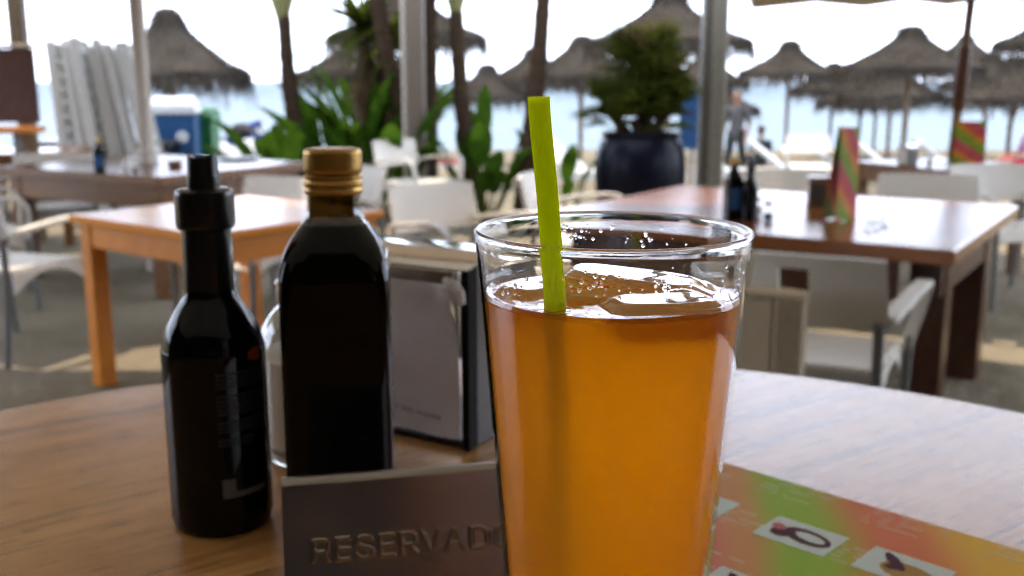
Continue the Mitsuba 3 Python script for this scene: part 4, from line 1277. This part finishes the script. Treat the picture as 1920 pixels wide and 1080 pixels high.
SK = [straw_kind(11), straw_kind(23), straw_kind(37), straw_kind(41)]
GU = 'straw beach umbrellas'
for q, (cx, y, zr, s, lab) in enumerate([
    (-6.02, 18.3, 1.48, 1.05, 'brown straw umbrella at the left above the blue bin'),
    (-2.85, 19.6, 1.45, 0.98, 'straw umbrella behind the dark yucca and broad leaves'),
    (-1.75, 17.4, 2.05, 1.02, 'straw umbrella crossing behind the pale post, high between the trunks'),
    (0.60, 28.0, 1.38, 1.0, 'straw umbrella left of the lime straw, cut by the palm trunk'),
    (1.52, 22.6, 1.46, 1.0, 'straw umbrella between the lime straw and the largest umbrella'),
    (2.47, 16.4, 1.93, 1.0, 'largest straw umbrella, above the potted palm'),
    (-0.65, 27.5, 0.95, 0.98, 'low straw umbrella over the sea left of the lime straw'),
    (7.35, 27.5, 1.55, 1.0, 'straw umbrella just right of the tall aluminium post'),
    (7.35, 19.2, 1.57, 1.0, 'broad straw umbrella above the tilted menu card, with its pole in plain view'),
    (11.0, 20.6, 2.08, 1.05, 'straw umbrella cut by the right edge of the picture'),
    (5.75, 31.0, 1.35, 1.0, 'straw umbrella half hidden behind the tall aluminium post'),
    (12.4, 25.5, 0.95, 1.15, 'dark straw umbrella low at the right edge behind the menu card'),
    (14.6, 33.5, 1.95, 1.0, 'straw umbrella peeping out right of the broad one'),
    (10.25, 33.0, 1.08, 1.0, 'low far straw umbrella left of the tilted menu card'),
    (10.5, 31.0, 0.75, 1.0, 'far straw umbrella directly behind the tilted menu card'),
    (12.2, 34.5, 0.72, 1.0, 'far straw umbrella between the broad one and the slim parasol pole'),
    (6.9, 33.6, 0.45, 0.9, 'low far straw umbrella under the one right of the tall post'),
    (9.75, 26.5, 0.98, 1.0, 'straw umbrella whose edge shows left of the broad one, behind its pole'),
    (13.6, 29.5, 1.25, 1.0, 'straw umbrella behind the slim parasol pole'),
    (16.2, 32.0, 1.1, 1.05, 'straw umbrella at the right edge, behind the dark low one'),
    (3.2, 31.5, 1.2, 0.95, 'straw umbrella showing behind the potted palm'),
]):
    SK[q % 4].put('straw_umbrella', place(cx, y, zr, q * 47 % 360, s=[s, s, s * {0: 1.14, 5: 0.84, 8: 0.82}.get(q, 0.92)]), lab, 'umbrella', GU)


# ------------------------------------------------------------------ beach loungers
def sunbed(mat='lounger_white'):
    k = Kind()
    k.add('frame', join(box(-0.28, 0, 0.30, 0.04, 1.9, 0.05), box(0.28, 0, 0.30, 0.04, 1.9, 0.05), box(0, -0.93, 0.30, 0.52, 0.04, 0.05), box(0, 0.93, 0.30, 0.52, 0.04, 0.05)), 'lounger_white', 30)
    k.add('mattress', box(0, -0.28, 0.355, 0.54, 1.28, 0.06, 0.02), mat, 40)
    m = box(0, 0.33, 0, 0.54, 0.66, 0.06, 0.02)
    m.apply_transform(trimesh.transformations.rotation_matrix(math.radians(38), [1, 0, 0]))
    m.apply_translation([0, 0.36, 0.35])
    m.apply_translation([0, -0.03, 0.03])
    k.add('backrest', m, mat, 40)
    for x in (-0.27, 0.27):
        for y in (-0.75, 0.75):
            k.add('leg', box(x, y, 0.14, 0.04, 0.04, 0.29), 'lounger_white', 30)
    return k


SB, SBB, SBR = sunbed(), sunbed('cloth_blue'), sunbed('cloth_coral')
GB = 'white sunbeds under the straw umbrellas'
for x, y, yaw, lab in [(1.05, 12.6, 70, 'white sunbed on the sand left of the potted palm'), (1.35, 14.6, 80, 'white sunbed farther back left of the potted palm'), (3.3, 14.2, 80, 'white sunbed just right of the tall aluminium post'), (4.3, 14.8, 75, 'white sunbed behind the dark bottles of the dark red table'),
                       (5.3, 15.5, 85, 'white sunbed below the pole of the umbrella right of the post'), (6.6, 17.0, 70, 'white sunbed behind the tilted menu card'), (7.9, 17.8, 85, 'white sunbed under the broad straw umbrella'), (9.2, 16.5, 80, 'white sunbed behind the slim parasol pole'), (-3.9, 16.5, 90, 'white sunbed at the left under the brown straw umbrella'), (-3.0, 14.5, 80, 'white sunbed right of the blue bin')]:
    SB.put('sunbed', place(x, y, gz(y), yaw), lab, 'sunbed', GB)
tag('massage_table', 'padded table with a dark blue cover on the sand right of the blue bin', 'table')
put('massage_table__cover', box(-5.22, 20.0, 0.19, 0.66, 1.9, 0.12, 0.05), 'cloth_blue', 40)
for q, (a, b) in enumerate(((-1, -1), (1, -1), (-1, 1), (1, 1))):
    s = f'_{q:03d}' if q else ''
    put(f'massage_table__leg{s}', box(-5.22 + a * 0.25, 20.0 + b * 0.8, (gz(20) + 0.1) / 2, 0.05, 0.05, 0.10 - gz(20) + 0.04, 0.006), 'brown_wood', 30)
tag('dark_box', 'black box filling the dark space at the foot of the folded white loungers', 'box')
put('dark_box__body', box(-3.95, 10.1, 0.33, 1.25, 0.6, 0.70, 0.02), 'black_plastic', 30)  # black box filling the dark gap behind the lounger legs
put('dark_box__lid', box(-3.95, 10.1, 0.71, 1.30, 0.65, 0.06, 0.02), 'black_plastic', 30)
SBR.put('sunbed', place(-1.15, 17.5, gz(17.5) + 0.1, 80), 'coral red sunbed low between the two right trunks', 'sunbed')


# ------------------------------------------------------------------ plants
def blade(base, d, L, w, droop, n=8, fold=0.25, up=V(0, 0, 1), uvs=None):
    """A long leaf from base along d, drooping; returns (verts, faces, uv)."""
    d = d / np.linalg.norm(d)
    t = np.linspace(0, 1, n)
    p = base + d * L * t[:, None] - up * (droop * L * t ** 2)[:, None]
    tg = np.gradient(p, axis=0)
    tg /= np.linalg.norm(tg, axis=1, keepdims=True)
    s = np.cross(tg, up)
    s /= np.linalg.norm(s, axis=1, keepdims=True) + 1e-9
    nn = np.cross(s, tg)
    ww = w * np.sin(PI * (0.04 + 0.96 * t) ** 0.8) ** 0.8
    ww[-1] = 0.001
    l, r = p - s * ww[:, None] + nn * (ww * fold)[:, None], p + s * ww[:, None] + nn * (ww * fold)[:, None]
    v = np.stack([l, p, r], 1).reshape(-1, 3)
    f = []
    for k in range(n - 1):
        a = 3 * k
        f += [[a, a + 1, a + 4, a + 3], [a + 1, a + 2, a + 5, a + 4]]
    uv = np.stack([np.tile([0.0, 0.5, 1.0], n), np.repeat(t, 3)], 1)
    return v, np.array(f), uv


def merge(bl):
    v, f, u, o = [], [], [], 0
    for a, b, c in bl:
        v.append(a)
        f.append(b + o)
        u.append(c)
        o += len(a)
    return tri(np.vstack(v), np.vstack(f)), np.vstack(u)


def broad_plant(name, x, y, n, hmin, hmax, seed, label, lw=0.085, spread=0.5, group=None, fixed=()):
    g = np.random.default_rng(seed)
    key = number(name)
    tag(key, label, 'plant', group)
    stems = []
    specs = list(fixed)
    for q in range(n):
        a = q * 2.4 + g.random()
        specs.append((a, 0.25 + spread * g.random(), hmin + (hmax - hmin) * g.random(), lw * (0.8 + 0.5 * g.random())))
    for q, (a, lean, h, w) in enumerate(specs):
        d = V(math.cos(a) * lean, math.sin(a) * lean, 1.0)
        d /= np.linalg.norm(d)
        b0 = V(x + 0.10 * math.cos(a), y + 0.10 * math.sin(a), gz(y))
        b1 = b0 + d * h * 0.5
        stems.append(tube([b0, b0 + d * h * 0.25, b1], [0.016, 0.012, 0.008], 6))
        v, f, u = blade(b1, d + V(math.cos(a), math.sin(a), 0) * 0.12, h * 0.56, w, 0.16 + 0.15 * g.random(), 12, 0.35)
        s = f'_{q:03d}' if q else ''
        put(f'{key}__leaf{s}', tri(v, f), 'broad_leaf', True, uv=u)
    put(f'{key}__stems', join(*stems), 'palm_leaf', 40)


def palm(name, pts, radii, crown_h, seed, label, flare=False, nfr=16):
    g = np.random.default_rng(seed)
    key = number(name)
    tag(key, label, 'palm tree', None)
    pts = np.array(pts)
    n = 46
    path = CubicSpline(np.linspace(0, 1, len(pts)), pts)(np.linspace(0, 1, n))
    rad = np.interp(np.linspace(0, 1, n), np.linspace(0, 1, len(radii)), radii)
    rad = rad * (1 + 0.10 * (np.arange(n) % 2)) * (1 + 0.12 * (g.random(n) - 0.5))
    put(f'{key}__trunk', tube(path, rad, 14), 'bark', 50)
    topp = path[-1]
    bl = []
    for q in range(nfr):
        a = q * 2.4 + g.random()
        el = 0.55 + 0.7 * g.random()
        bl.append(blade(topp, V(math.cos(a), math.sin(a), el * 1.6), 0.9 + 0.3 * g.random(), 0.07, 0.30, 9, 0.4))
    m, u = merge(bl)
    put(f'{key}__crown', m, 'palm_leaf', True, uv=u)
    if flare:
        m = lathe([(rad[-1] * 0.9, -0.36), (rad[-1] * 1.1, -0.30), (rad[-1] * 1.9, -0.12), (rad[-1] * 2.3, 0.06), (rad[-1] * 2.0, 0.12)], 20)
        m.apply_translation(topp)
        put(f'{key}__crown_shaft', m, 'palm_shaft', 40)


B['palm_shaft'] = pr((0.17, 0.17, 0.06), 0.6)
B['post_metal'] = pr((0.15, 0.135, 0.10), 0.45, spec=0.5)
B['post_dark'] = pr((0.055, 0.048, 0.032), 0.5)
B['post_pale'] = pr((0.125, 0.098, 0.07), 0.5)
D1 = 9.9
k = D1 / 1900


def P1(px, y=D1):
    return (px - 960) * y / 1900


palm('palm_tree', [(-2.03, D1, -0.05), (-2.06, D1, 0.4), (-2.10, D1, 0.9), (-2.14, D1, 1.4), (-2.16, D1, 2.05), (-2.17, D1, 2.22)], [0.085, 0.080, 0.076, 0.072, 0.06, 0.06], 0, 1, 'slim palm trunk left of the gold bottle cap, with a green flare at its top', True)
palm('palm_tree', [(-0.80, 9.75, -0.05), (-0.84, 9.75, 0.4), (-0.97, 9.75, 0.85), (-1.12, 9.75, 1.35), (-1.23, 9.75, 1.9), (-1.30, 9.75, 2.9)], [0.12, 0.105, 0.085, 0.078, 0.07, 0.07], 0, 2, 'leaning palm trunk in front of the pale post')
palm('palm_tree', [(-0.80, 10.1, -0.05), (-0.80, 10.1, 0.8), (-0.79, 10.1, 1.4), (-0.80, 10.1, 2.0), (-0.80, 10.1, 2.9)], [0.07, 0.066, 0.062, 0.075, 0.075], 0, 3, 'dark upright palm trunk close to the right side of the pale post')
palm('palm_tree', [(-0.33, D1, -0.05), (-0.38, D1, 0.35), (-0.46, D1, 0.9), (-0.51, D1, 1.5), (-0.53, D1, 2.08), (-0.53, D1, 2.30)], [0.095, 0.085, 0.078, 0.07, 0.062, 0.066], 0, 4, 'palm trunk left of the lime straw, with broad leaves at its foot', True)
palm('palm_tree', [(0.10, 9.3, -0.05), (0.13, 9.3, 0.4), (0.19, 9.3, 0.95), (0.24, 9.3, 1.5), (0.28, 9.3, 2.1), (0.30, 9.3, 3.0)], [0.10, 0.09, 0.082, 0.076, 0.066, 0.066], 0, 5, 'palm trunk directly behind the lime straw')

GP = 'broad leaved plants'
broad_plant('broad_leaf_plant', -2.12, 9.45, 15, 0.6, 1.15, 21, 'broad leaved green plant left of the gold bottle cap', 0.085, 0.55, GP, fixed=[(3.05, 0.75, 1.05, 0.10), (2.9, 0.48, 1.25, 0.11), (3.3, 1.05, 0.95, 0.08)])
broad_plant('broad_leaf_plant', -1.62, 9.9, 20, 0.7, 1.6, 22, 'tall broad leaved green plant under the dark yucca', 0.085, 0.35, GP, fixed=[(3.3, 0.10, 2.1, 0.09), (2.9, 0.35, 1.55, 0.09)])
broad_plant('broad_leaf_plant', -1.38, 10.5, 26, 1.1, 1.9, 26, 'tallest broad leaved green plant close behind the yucca', 0.095, 0.30, GP)
broad_plant('broad_leaf_plant', -1.15, 9.6, 18, 0.6, 1.35, 23, 'broad leaved green plant left of the pale post', 0.08, 0.4, GP)
broad_plant('broad_leaf_plant', -0.28, 9.5, 22, 0.45, 1.25, 24, 'bright broad leaved green plant at the foot of the trunk left of the straw', 0.075, 0.4, GP, fixed=[(1.5, 0.12, 1.45, 0.08), (0.2, 0.35, 1.3, 0.07)])
broad_plant('broad_leaf_plant', 0.42, 9.1, 7, 0.5, 1.05, 25, 'small broad leaved green plant right of the lime straw', 0.06, 0.6, GP)

# dark yucca
g = np.random.default_rng(5)
tag('yucca', 'dark spiky yucca with dead leaves below its crown, left of the pale post', 'yucca')
put('yucca__trunk', tube([(-1.47, 10.2, -0.05), (-1.49, 10.2, 0.6), (-1.50, 10.2, 1.2), (-1.46, 10.2, 1.75)], [0.10, 0.085, 0.075, 0.07], 14), 'post_wood', 50)
put('yucca__trunk_001', tube([(-1.38, 10.25, -0.05), (-1.36, 10.25, 0.6), (-1.30, 10.25, 1.2), (-1.22, 10.25, 1.6)], [0.08, 0.07, 0.06, 0.055], 14), 'bark', 50)
for c, nm in ((V(-1.46, 10.2, 1.78), 'crown'), (V(-1.22, 10.25, 1.62), 'crown_001')):
    bl, dd = [], []
    for q in range(120):
        a, e = g.random() * 2 * PI, -0.5 + 1.9 * g.random()
        bl.append(blade(c + V(0, 0, 0.1 * g.random()), V(math.cos(a), math.sin(a), e), 0.46 + 0.20 * g.random(), 0.026, 0.10 + 0.2 * g.random(), 6, 0.4))
    for q in range(60):
        a, e = g.random() * 2 * PI, -1.2 - 1.6 * g.random()
        dd.append(blade(c - V(0, 0, 0.15 + 0.25 * g.random()), V(math.cos(a), math.sin(a), e), 0.35 + 0.15 * g.random(), 0.022, 0.1, 6, 0.4))
    m, u = merge(bl)
    put(f'yucca__{nm}', m, 'palm_leaf', True, uv=u)
    m, u = merge(dd)
    put(f'yucca__{nm.replace("crown", "dead_leaves")}', m, 'dry_leaf', True, uv=u)

# ------------------------------------------------------------------ potted fan palm
px_, py_ = 1.135, 9.0
tag('navy_pot', 'big dark navy glazed pot holding the fan palm', 'pot')
put('navy_pot', lathe([(0, -0.02), (0.27, -0.02), (0.30, 0.0), (0.365, 0.18), (0.398, 0.38), (0.403, 0.55), (0.390, 0.68), (0.358, 0.78), (0.335, 0.815), (0.340, 0.84), (0.350, 0.855), (0.340, 0.87), (0.31, 0.865), (0.295, 0.82), (0, 0.79)], 56, centre=(px_, py_)), 'navy_glaze', 40)
g = np.random.default_rng(31)
tag('fan_palm', 'bushy green fan palm growing in the dark navy pot', 'palm')
trunks = [((0.0, 0.0), (0.01, 1.40), 44, 0.36), ((-0.08, 0.02), (-0.25, 1.02), 24, 0.26), ((0.07, 0.0), (0.20, 1.02), 20, 0.25), ((0.03, -0.05), (0.08, 1.18), 36, 0.34), ((0.0, -0.08), (-0.08, 0.98), 26, 0.30), ((0.08, -0.10), (0.14, 0.92), 20, 0.26), ((-0.1, -0.05), (-0.20, 0.90), 18, 0.24)]
q = 0
for (bx, by), (tx_, tz_), nf, L in trunks:
    put(number('fan_palm__trunk'), tube([(px_ + bx, py_ + by, 0.79), (px_ + (bx + tx_) / 2, py_ + by, (0.8 + tz_) / 2), (px_ + tx_, py_ + by, tz_)], [0.05, 0.045, 0.05], 10), 'bark', 50)
    for _ in range(nf):
        a, e = g.random() * 2 * PI, 0.0 + 2.2 * g.random() ** 0.8
        d = V(math.cos(a), math.sin(a), e)
        d /= np.linalg.norm(d)
        c = V(px_ + tx_, py_ + by, tz_) + d * (0.10 + 0.10 * g.random())
        side = np.cross(d, V(0, 0, 1))
        side /= np.linalg.norm(side) + 1e-9
        nrm = np.cross(side, d)
        bl = []
        for t in np.linspace(-1.25, 1.25, 15):
            dir_ = d * math.cos(t) + side * math.sin(t) + nrm * 0.12 * g.normal()
            bl.append(blade(c, dir_, L * (0.75 + 0.25 * math.cos(t)) * (0.85 + 0.2 * g.random()), 0.015, 0.08, 5, 0.6, up=nrm + V(0, 0, 0.4)))
        m, u = merge(bl)
        put(number('fan_palm__frond'), m, 'palm_leaf' if g.random() > 0.12 else 'dry_leaf', True, uv=u)


# ------------------------------------------------------------------ people
def body_mesh(bones, res=0.03):
    """bones: (p0, r0, p1, r1) in metres -> one smooth body."""
    import manifold3d as m3
    parts = []
    for p0, r0, p1, r1 in bones:
        s0_ = m3.Manifold.sphere(r0, 16).translate(tuple(p0))
        s1_ = m3.Manifold.sphere(r1, 16).translate(tuple(p1))
        parts.append(m3.Manifold.batch_hull([s0_, s1_]))
    m = m3.Manifold.batch_boolean(parts, m3.OpType.Add).refine_to_length(res).to_mesh()
    t = trimesh.Trimesh(m.vert_properties[:, :3], m.tri_verts)
    trimesh.smoothing.filter_taubin(t, iterations=8)
    return t


def hand(wrist, d, side, s=1.0):
    """Five short finger chains and a palm from the wrist along d; side is where the thumb goes."""
    d, side = V(*d) / np.linalg.norm(d), V(*side) / np.linalg.norm(side)
    w = V(*wrist)
    bones = [(w, 0.024 * s, w + d * 0.07 * s, 0.028 * s)]
    for k, (o, L) in enumerate(((0.03, 0.070), (0.010, 0.082), (-0.010, 0.076), (-0.028, 0.060))):
        b = w + d * 0.075 * s + side * o * s
        bones.append((b, 0.0095 * s, b + d * L * 0.6 * s + V(0, 0.006, -0.004), 0.008 * s))
        bones.append((b + d * L * 0.6 * s + V(0, 0.006, -0.004), 0.008 * s, b + d * L * s + V(0, 0.020, -0.01), 0.0075 * s))
    bones.append((w + d * 0.03 * s + side * 0.025 * s, 0.011 * s, w + d * 0.075 * s + side * 0.055 * s, 0.008 * s))
    return bones


def face(at, fwd, key, h=0.115):
    """Nose, ears and eyes for the head centred at 'at'."""
    f = V(*fwd) / np.linalg.norm(fwd)
    s = np.cross(f, V(0, 0, 1))
    c = V(*at)
    put(f'{key}__nose', body_mesh([(c + f * 0.088 + V(0, 0, 0.01), 0.010, c + f * 0.105 + V(0, 0, -0.02), 0.014)], 0.01), 'skin', 50)
    for q, sg_ in enumerate((-1, 1)):
        n_ = f'_{q:03d}' if q else ''
        put(f'{key}__ear{n_}', body_mesh([(c + s * sg_ * 0.076 + V(0, 0, 0.015), 0.013, c + s * sg_ * 0.076 + V(0, 0, -0.02), 0.010)], 0.01), 'skin', 50)
        put(f'{key}__eye{n_}', trimesh.creation.icosphere(2, 0.011).apply_translation(c + f * 0.083 + s * sg_ * 0.031 + V(0, 0, 0.018)), 'hair', 50)
    put(f'{key}__mouth', body_mesh([(c + f * 0.090 + s * 0.018 + V(0, 0, -0.055), 0.006, c + f * 0.090 - s * 0.018 + V(0, 0, -0.055), 0.006)], 0.008), 'cloth_coral', 50)


def standing(x, y, yaw, key, label, shirt, trousers, g0=None):
    g0 = gz(y) if g0 is None else g0
    c, s = math.cos(yaw), math.sin(yaw)

    def W(a, b, z):
        return V(x + a * c - b * s, y + a * s + b * c, g0 + z)

    tag(key, label, 'person')
    head = W(0, 0.02, 1.60)
    bones = [(W(0, 0, 1.42), 0.055, W(0, 0.01, 1.52), 0.052), (head + V(0, 0, 0.03), 0.092, head - V(0, 0, 0.045), 0.068),
             (W(-0.17, 0, 1.38), 0.055, W(0.17, 0, 1.38), 0.055), (W(0, 0, 1.30), 0.13, W(0, 0, 1.08), 0.115), (W(-0.07, 0, 0.95), 0.105, W(0.07, 0, 0.95), 0.105), (W(0, 0, 1.08), 0.115, W(0, 0, 0.95), 0.12)]
    for q in (-1, 1):
        bones += [(W(q * 0.20, 0, 1.37), 0.05, W(q * 0.25, -0.02, 1.10), 0.040), (W(q * 0.25, -0.02, 1.10), 0.040, W(q * 0.24, 0.10, 0.87), 0.028)]
        bones += hand(W(q * 0.24, 0.11, 0.85), W(q * 0.23, 0.14, 0.70) - W(q * 0.24, 0.11, 0.85), V(-s, c, 0.0))
        st = 0.10 * q
        bones += [(W(q * 0.09, 0, 0.90), 0.085, W(q * 0.10, st + 0.03, 0.48), 0.055), (W(q * 0.10, st + 0.03, 0.48), 0.055, W(q * 0.10, st, 0.08), 0.038), (W(q * 0.10, st - 0.03, 0.05), 0.04, W(q * 0.11, st + 0.15, 0.035), 0.033)]
    put(f'{key}__body', body_mesh(bones, 0.02), 'skin', 60)
    sh = [(W(-0.17, 0, 1.385), 0.066, W(0.17, 0, 1.385), 0.066), (W(0, 0, 1.31), 0.145, W(0, 0, 1.05), 0.132), (W(0, 0, 1.05), 0.132, W(0, 0, 0.90), 0.14)]
    for q in (-1, 1):
        sh += [(W(q * 0.20, 0, 1.375), 0.062, W(q * 0.235, -0.015, 1.16), 0.056)]
    put(f'{key}__shirt', body_mesh(sh, 0.025), shirt, 60)
    tr = [(W(-0.06, 0, 0.93), 0.122, W(0.06, 0, 0.93), 0.122)]
    for q in (-1, 1):
        st = 0.10 * q
        tr += [(W(q * 0.09, 0, 0.90), 0.100, W(q * 0.10, st + 0.03, 0.48), 0.068), (W(q * 0.10, st + 0.03, 0.48), 0.068, W(q * 0.10, st, 0.12), 0.056)]
    put(f'{key}__trousers', body_mesh(tr, 0.025), trousers, 60)
    put(f'{key}__hair', body_mesh([(head + V(0, 0, 0.045) - V(-s, c, 0) * 0.012, 0.094, head - V(-s, c, 0) * 0.045, 0.062)], 0.02), 'hair', 60)
    face(head, V(-s, c, 0), key)


standing(4.30, 19.6, 2.5, 'person', 'person in a grey shirt and dark trousers standing right of the tall post', 'cloth_grey', 'cloth_dark')


def sitting(x, y, seat, yaw, key, label, shirt, shorts):
    c, s = math.cos(yaw), math.sin(yaw)

    def W(a, b, z):
        return V(x + a * c - b * s, y + a * s + b * c, seat + z)

    tag(key, label, 'person')
    head = W(0, 0.0, 0.72)
    bones = [(W(0, -0.03, 0.50), 0.052, W(0, -0.01, 0.62), 0.050), (head + V(0, 0, 0.03), 0.09, head - V(0, 0, 0.045), 0.067), (W(-0.16, -0.04, 0.47), 0.054, W(0.16, -0.04, 0.47), 0.054), (W(0, -0.05, 0.40), 0.125, W(0, -0.04, 0.20), 0.112), (W(-0.08, 0, 0.11), 0.10, W(0.08, 0, 0.11), 0.10), (W(0, -0.04, 0.20), 0.112, W(0, -0.01, 0.11), 0.11)]
    for q in (-1, 1):
        bones += [(W(q * 0.19, -0.04, 0.46), 0.048, W(q * 0.24, 0.02, 0.22), 0.038), (W(q * 0.24, 0.02, 0.22), 0.038, W(q * 0.17, 0.24, 0.20), 0.027)]
        bones += hand(W(q * 0.17, 0.25, 0.20), W(q * 0.14, 0.45, 0.19) - W(q * 0.17, 0.25, 0.20), V(-q * c, -q * s, 0.0))
        bones += [(W(q * 0.09, 0.0, 0.10), 0.082, W(q * 0.12, 0.42, 0.12), 0.055), (W(q * 0.12, 0.42, 0.12), 0.055, W(q * 0.12, 0.50, -0.30), 0.036), (W(q * 0.12, 0.50, -0.32), 0.036, W(q * 0.13, 0.66, -0.345), 0.03)]
    put(f'{key}__body', body_mesh(bones, 0.02), 'skin', 60)
    sh = [(W(-0.16, -0.04, 0.475), 0.063, W(0.16, -0.04, 0.475), 0.063), (W(0, -0.05, 0.41), 0.137, W(0, -0.04, 0.20), 0.125), (W(0, -0.04, 0.20), 0.125, W(0, -0.02, 0.14), 0.128)]
    for q in (-1, 1):
        sh += [(W(q * 0.19, -0.04, 0.465), 0.058, W(q * 0.22, 0.0, 0.30), 0.052)]
    put(f'{key}__shirt', body_mesh(sh, 0.025), shirt, 60)
    tr = [(W(-0.07, 0, 0.10), 0.115, W(0.07, 0, 0.10), 0.115)]
    for q in (-1, 1):
        tr += [(W(q * 0.09, 0.0, 0.10), 0.10, W(q * 0.115, 0.30, 0.115), 0.085)]
    put(f'{key}__shorts', body_mesh(tr, 0.025), shorts, 60)
    put(f'{key}__hair', body_mesh([(head + V(0, 0, 0.045) - V(-s, c, 0) * 0.012, 0.092, head - V(-s, c, 0) * 0.045, 0.062)], 0.02), 'hair', 60)
    face(head, V(-s, c, 0), key)


def lying(x, y, ztop, key, label, shirt, trousers):
    # the standing figure laid on its back along +y, head towards us
    before = set(scene)
    standing(0, 0.0, PI, key, label, shirt, trousers, g0=0.0)
    for n_ in [q for q in scene if q not in before]:
        scene[n_]['to_world'] = T().translate([x, y + 0.85, ztop + 0.13]).rotate([1, 0, 0], 90)


sitting(5.35, 22.0, gz(22.0) + 0.24, 0.2, 'person_001', 'person seated with back turned, dark against the sea right of the tall post', 'cloth_dark', 'cloth_dark')
lying(-5.22, 20.0, 0.25, 'person_002', 'person lying on the blue covered table right of the blue bin', 'cloth_grey', 'cloth_blue')
sitting(7.62, 15.0, 0.02, 1.7, 'person_003', 'person in crimson shorts seated at the right edge of the picture', 'cloth_mauve', 'cloth_crimson')
for p_, sx_, sy_, gy_ in (('stool', 5.35, 22.0, 22.0),):
    tag(p_, 'low wooden stool carrying the person seated against the sea', 'stool')
    put(f'{p_}__seat', box(sx_, sy_ + 0.02, gz(gy_) + 0.225, 0.42, 0.42, 0.03, 0.008), 'brown_wood', 30)
    for q, (a, b) in enumerate(((-1, -1), (1, -1), (-1, 1), (1, 1))):
        s = f'_{q:03d}' if q else ''
        put(f'{p_}__leg{s}', box(sx_ + a * 0.17, sy_ + 0.02 + b * 0.17, gz(gy_) + 0.105, 0.04, 0.04, 0.23, 0.004), 'brown_wood', 30)
tag('beach_bench', 'wooden bench under the person in crimson shorts at the right edge', 'bench')
put('beach_bench__seat', box(7.75, 15.0, -0.02, 0.9, 0.45, 0.04, 0.008), 'brown_wood', 30)
for q, a in enumerate((7.40, 8.10)):
    s = f'_{q:03d}' if q else ''
    put(f'beach_bench__leg{s}', box(a, 15.0, (gz(15.0) - 0.05) / 2 - 0.02, 0.05, 0.40, abs(gz(15.0)) - 0.02, 0.004), 'brown_wood', 30)
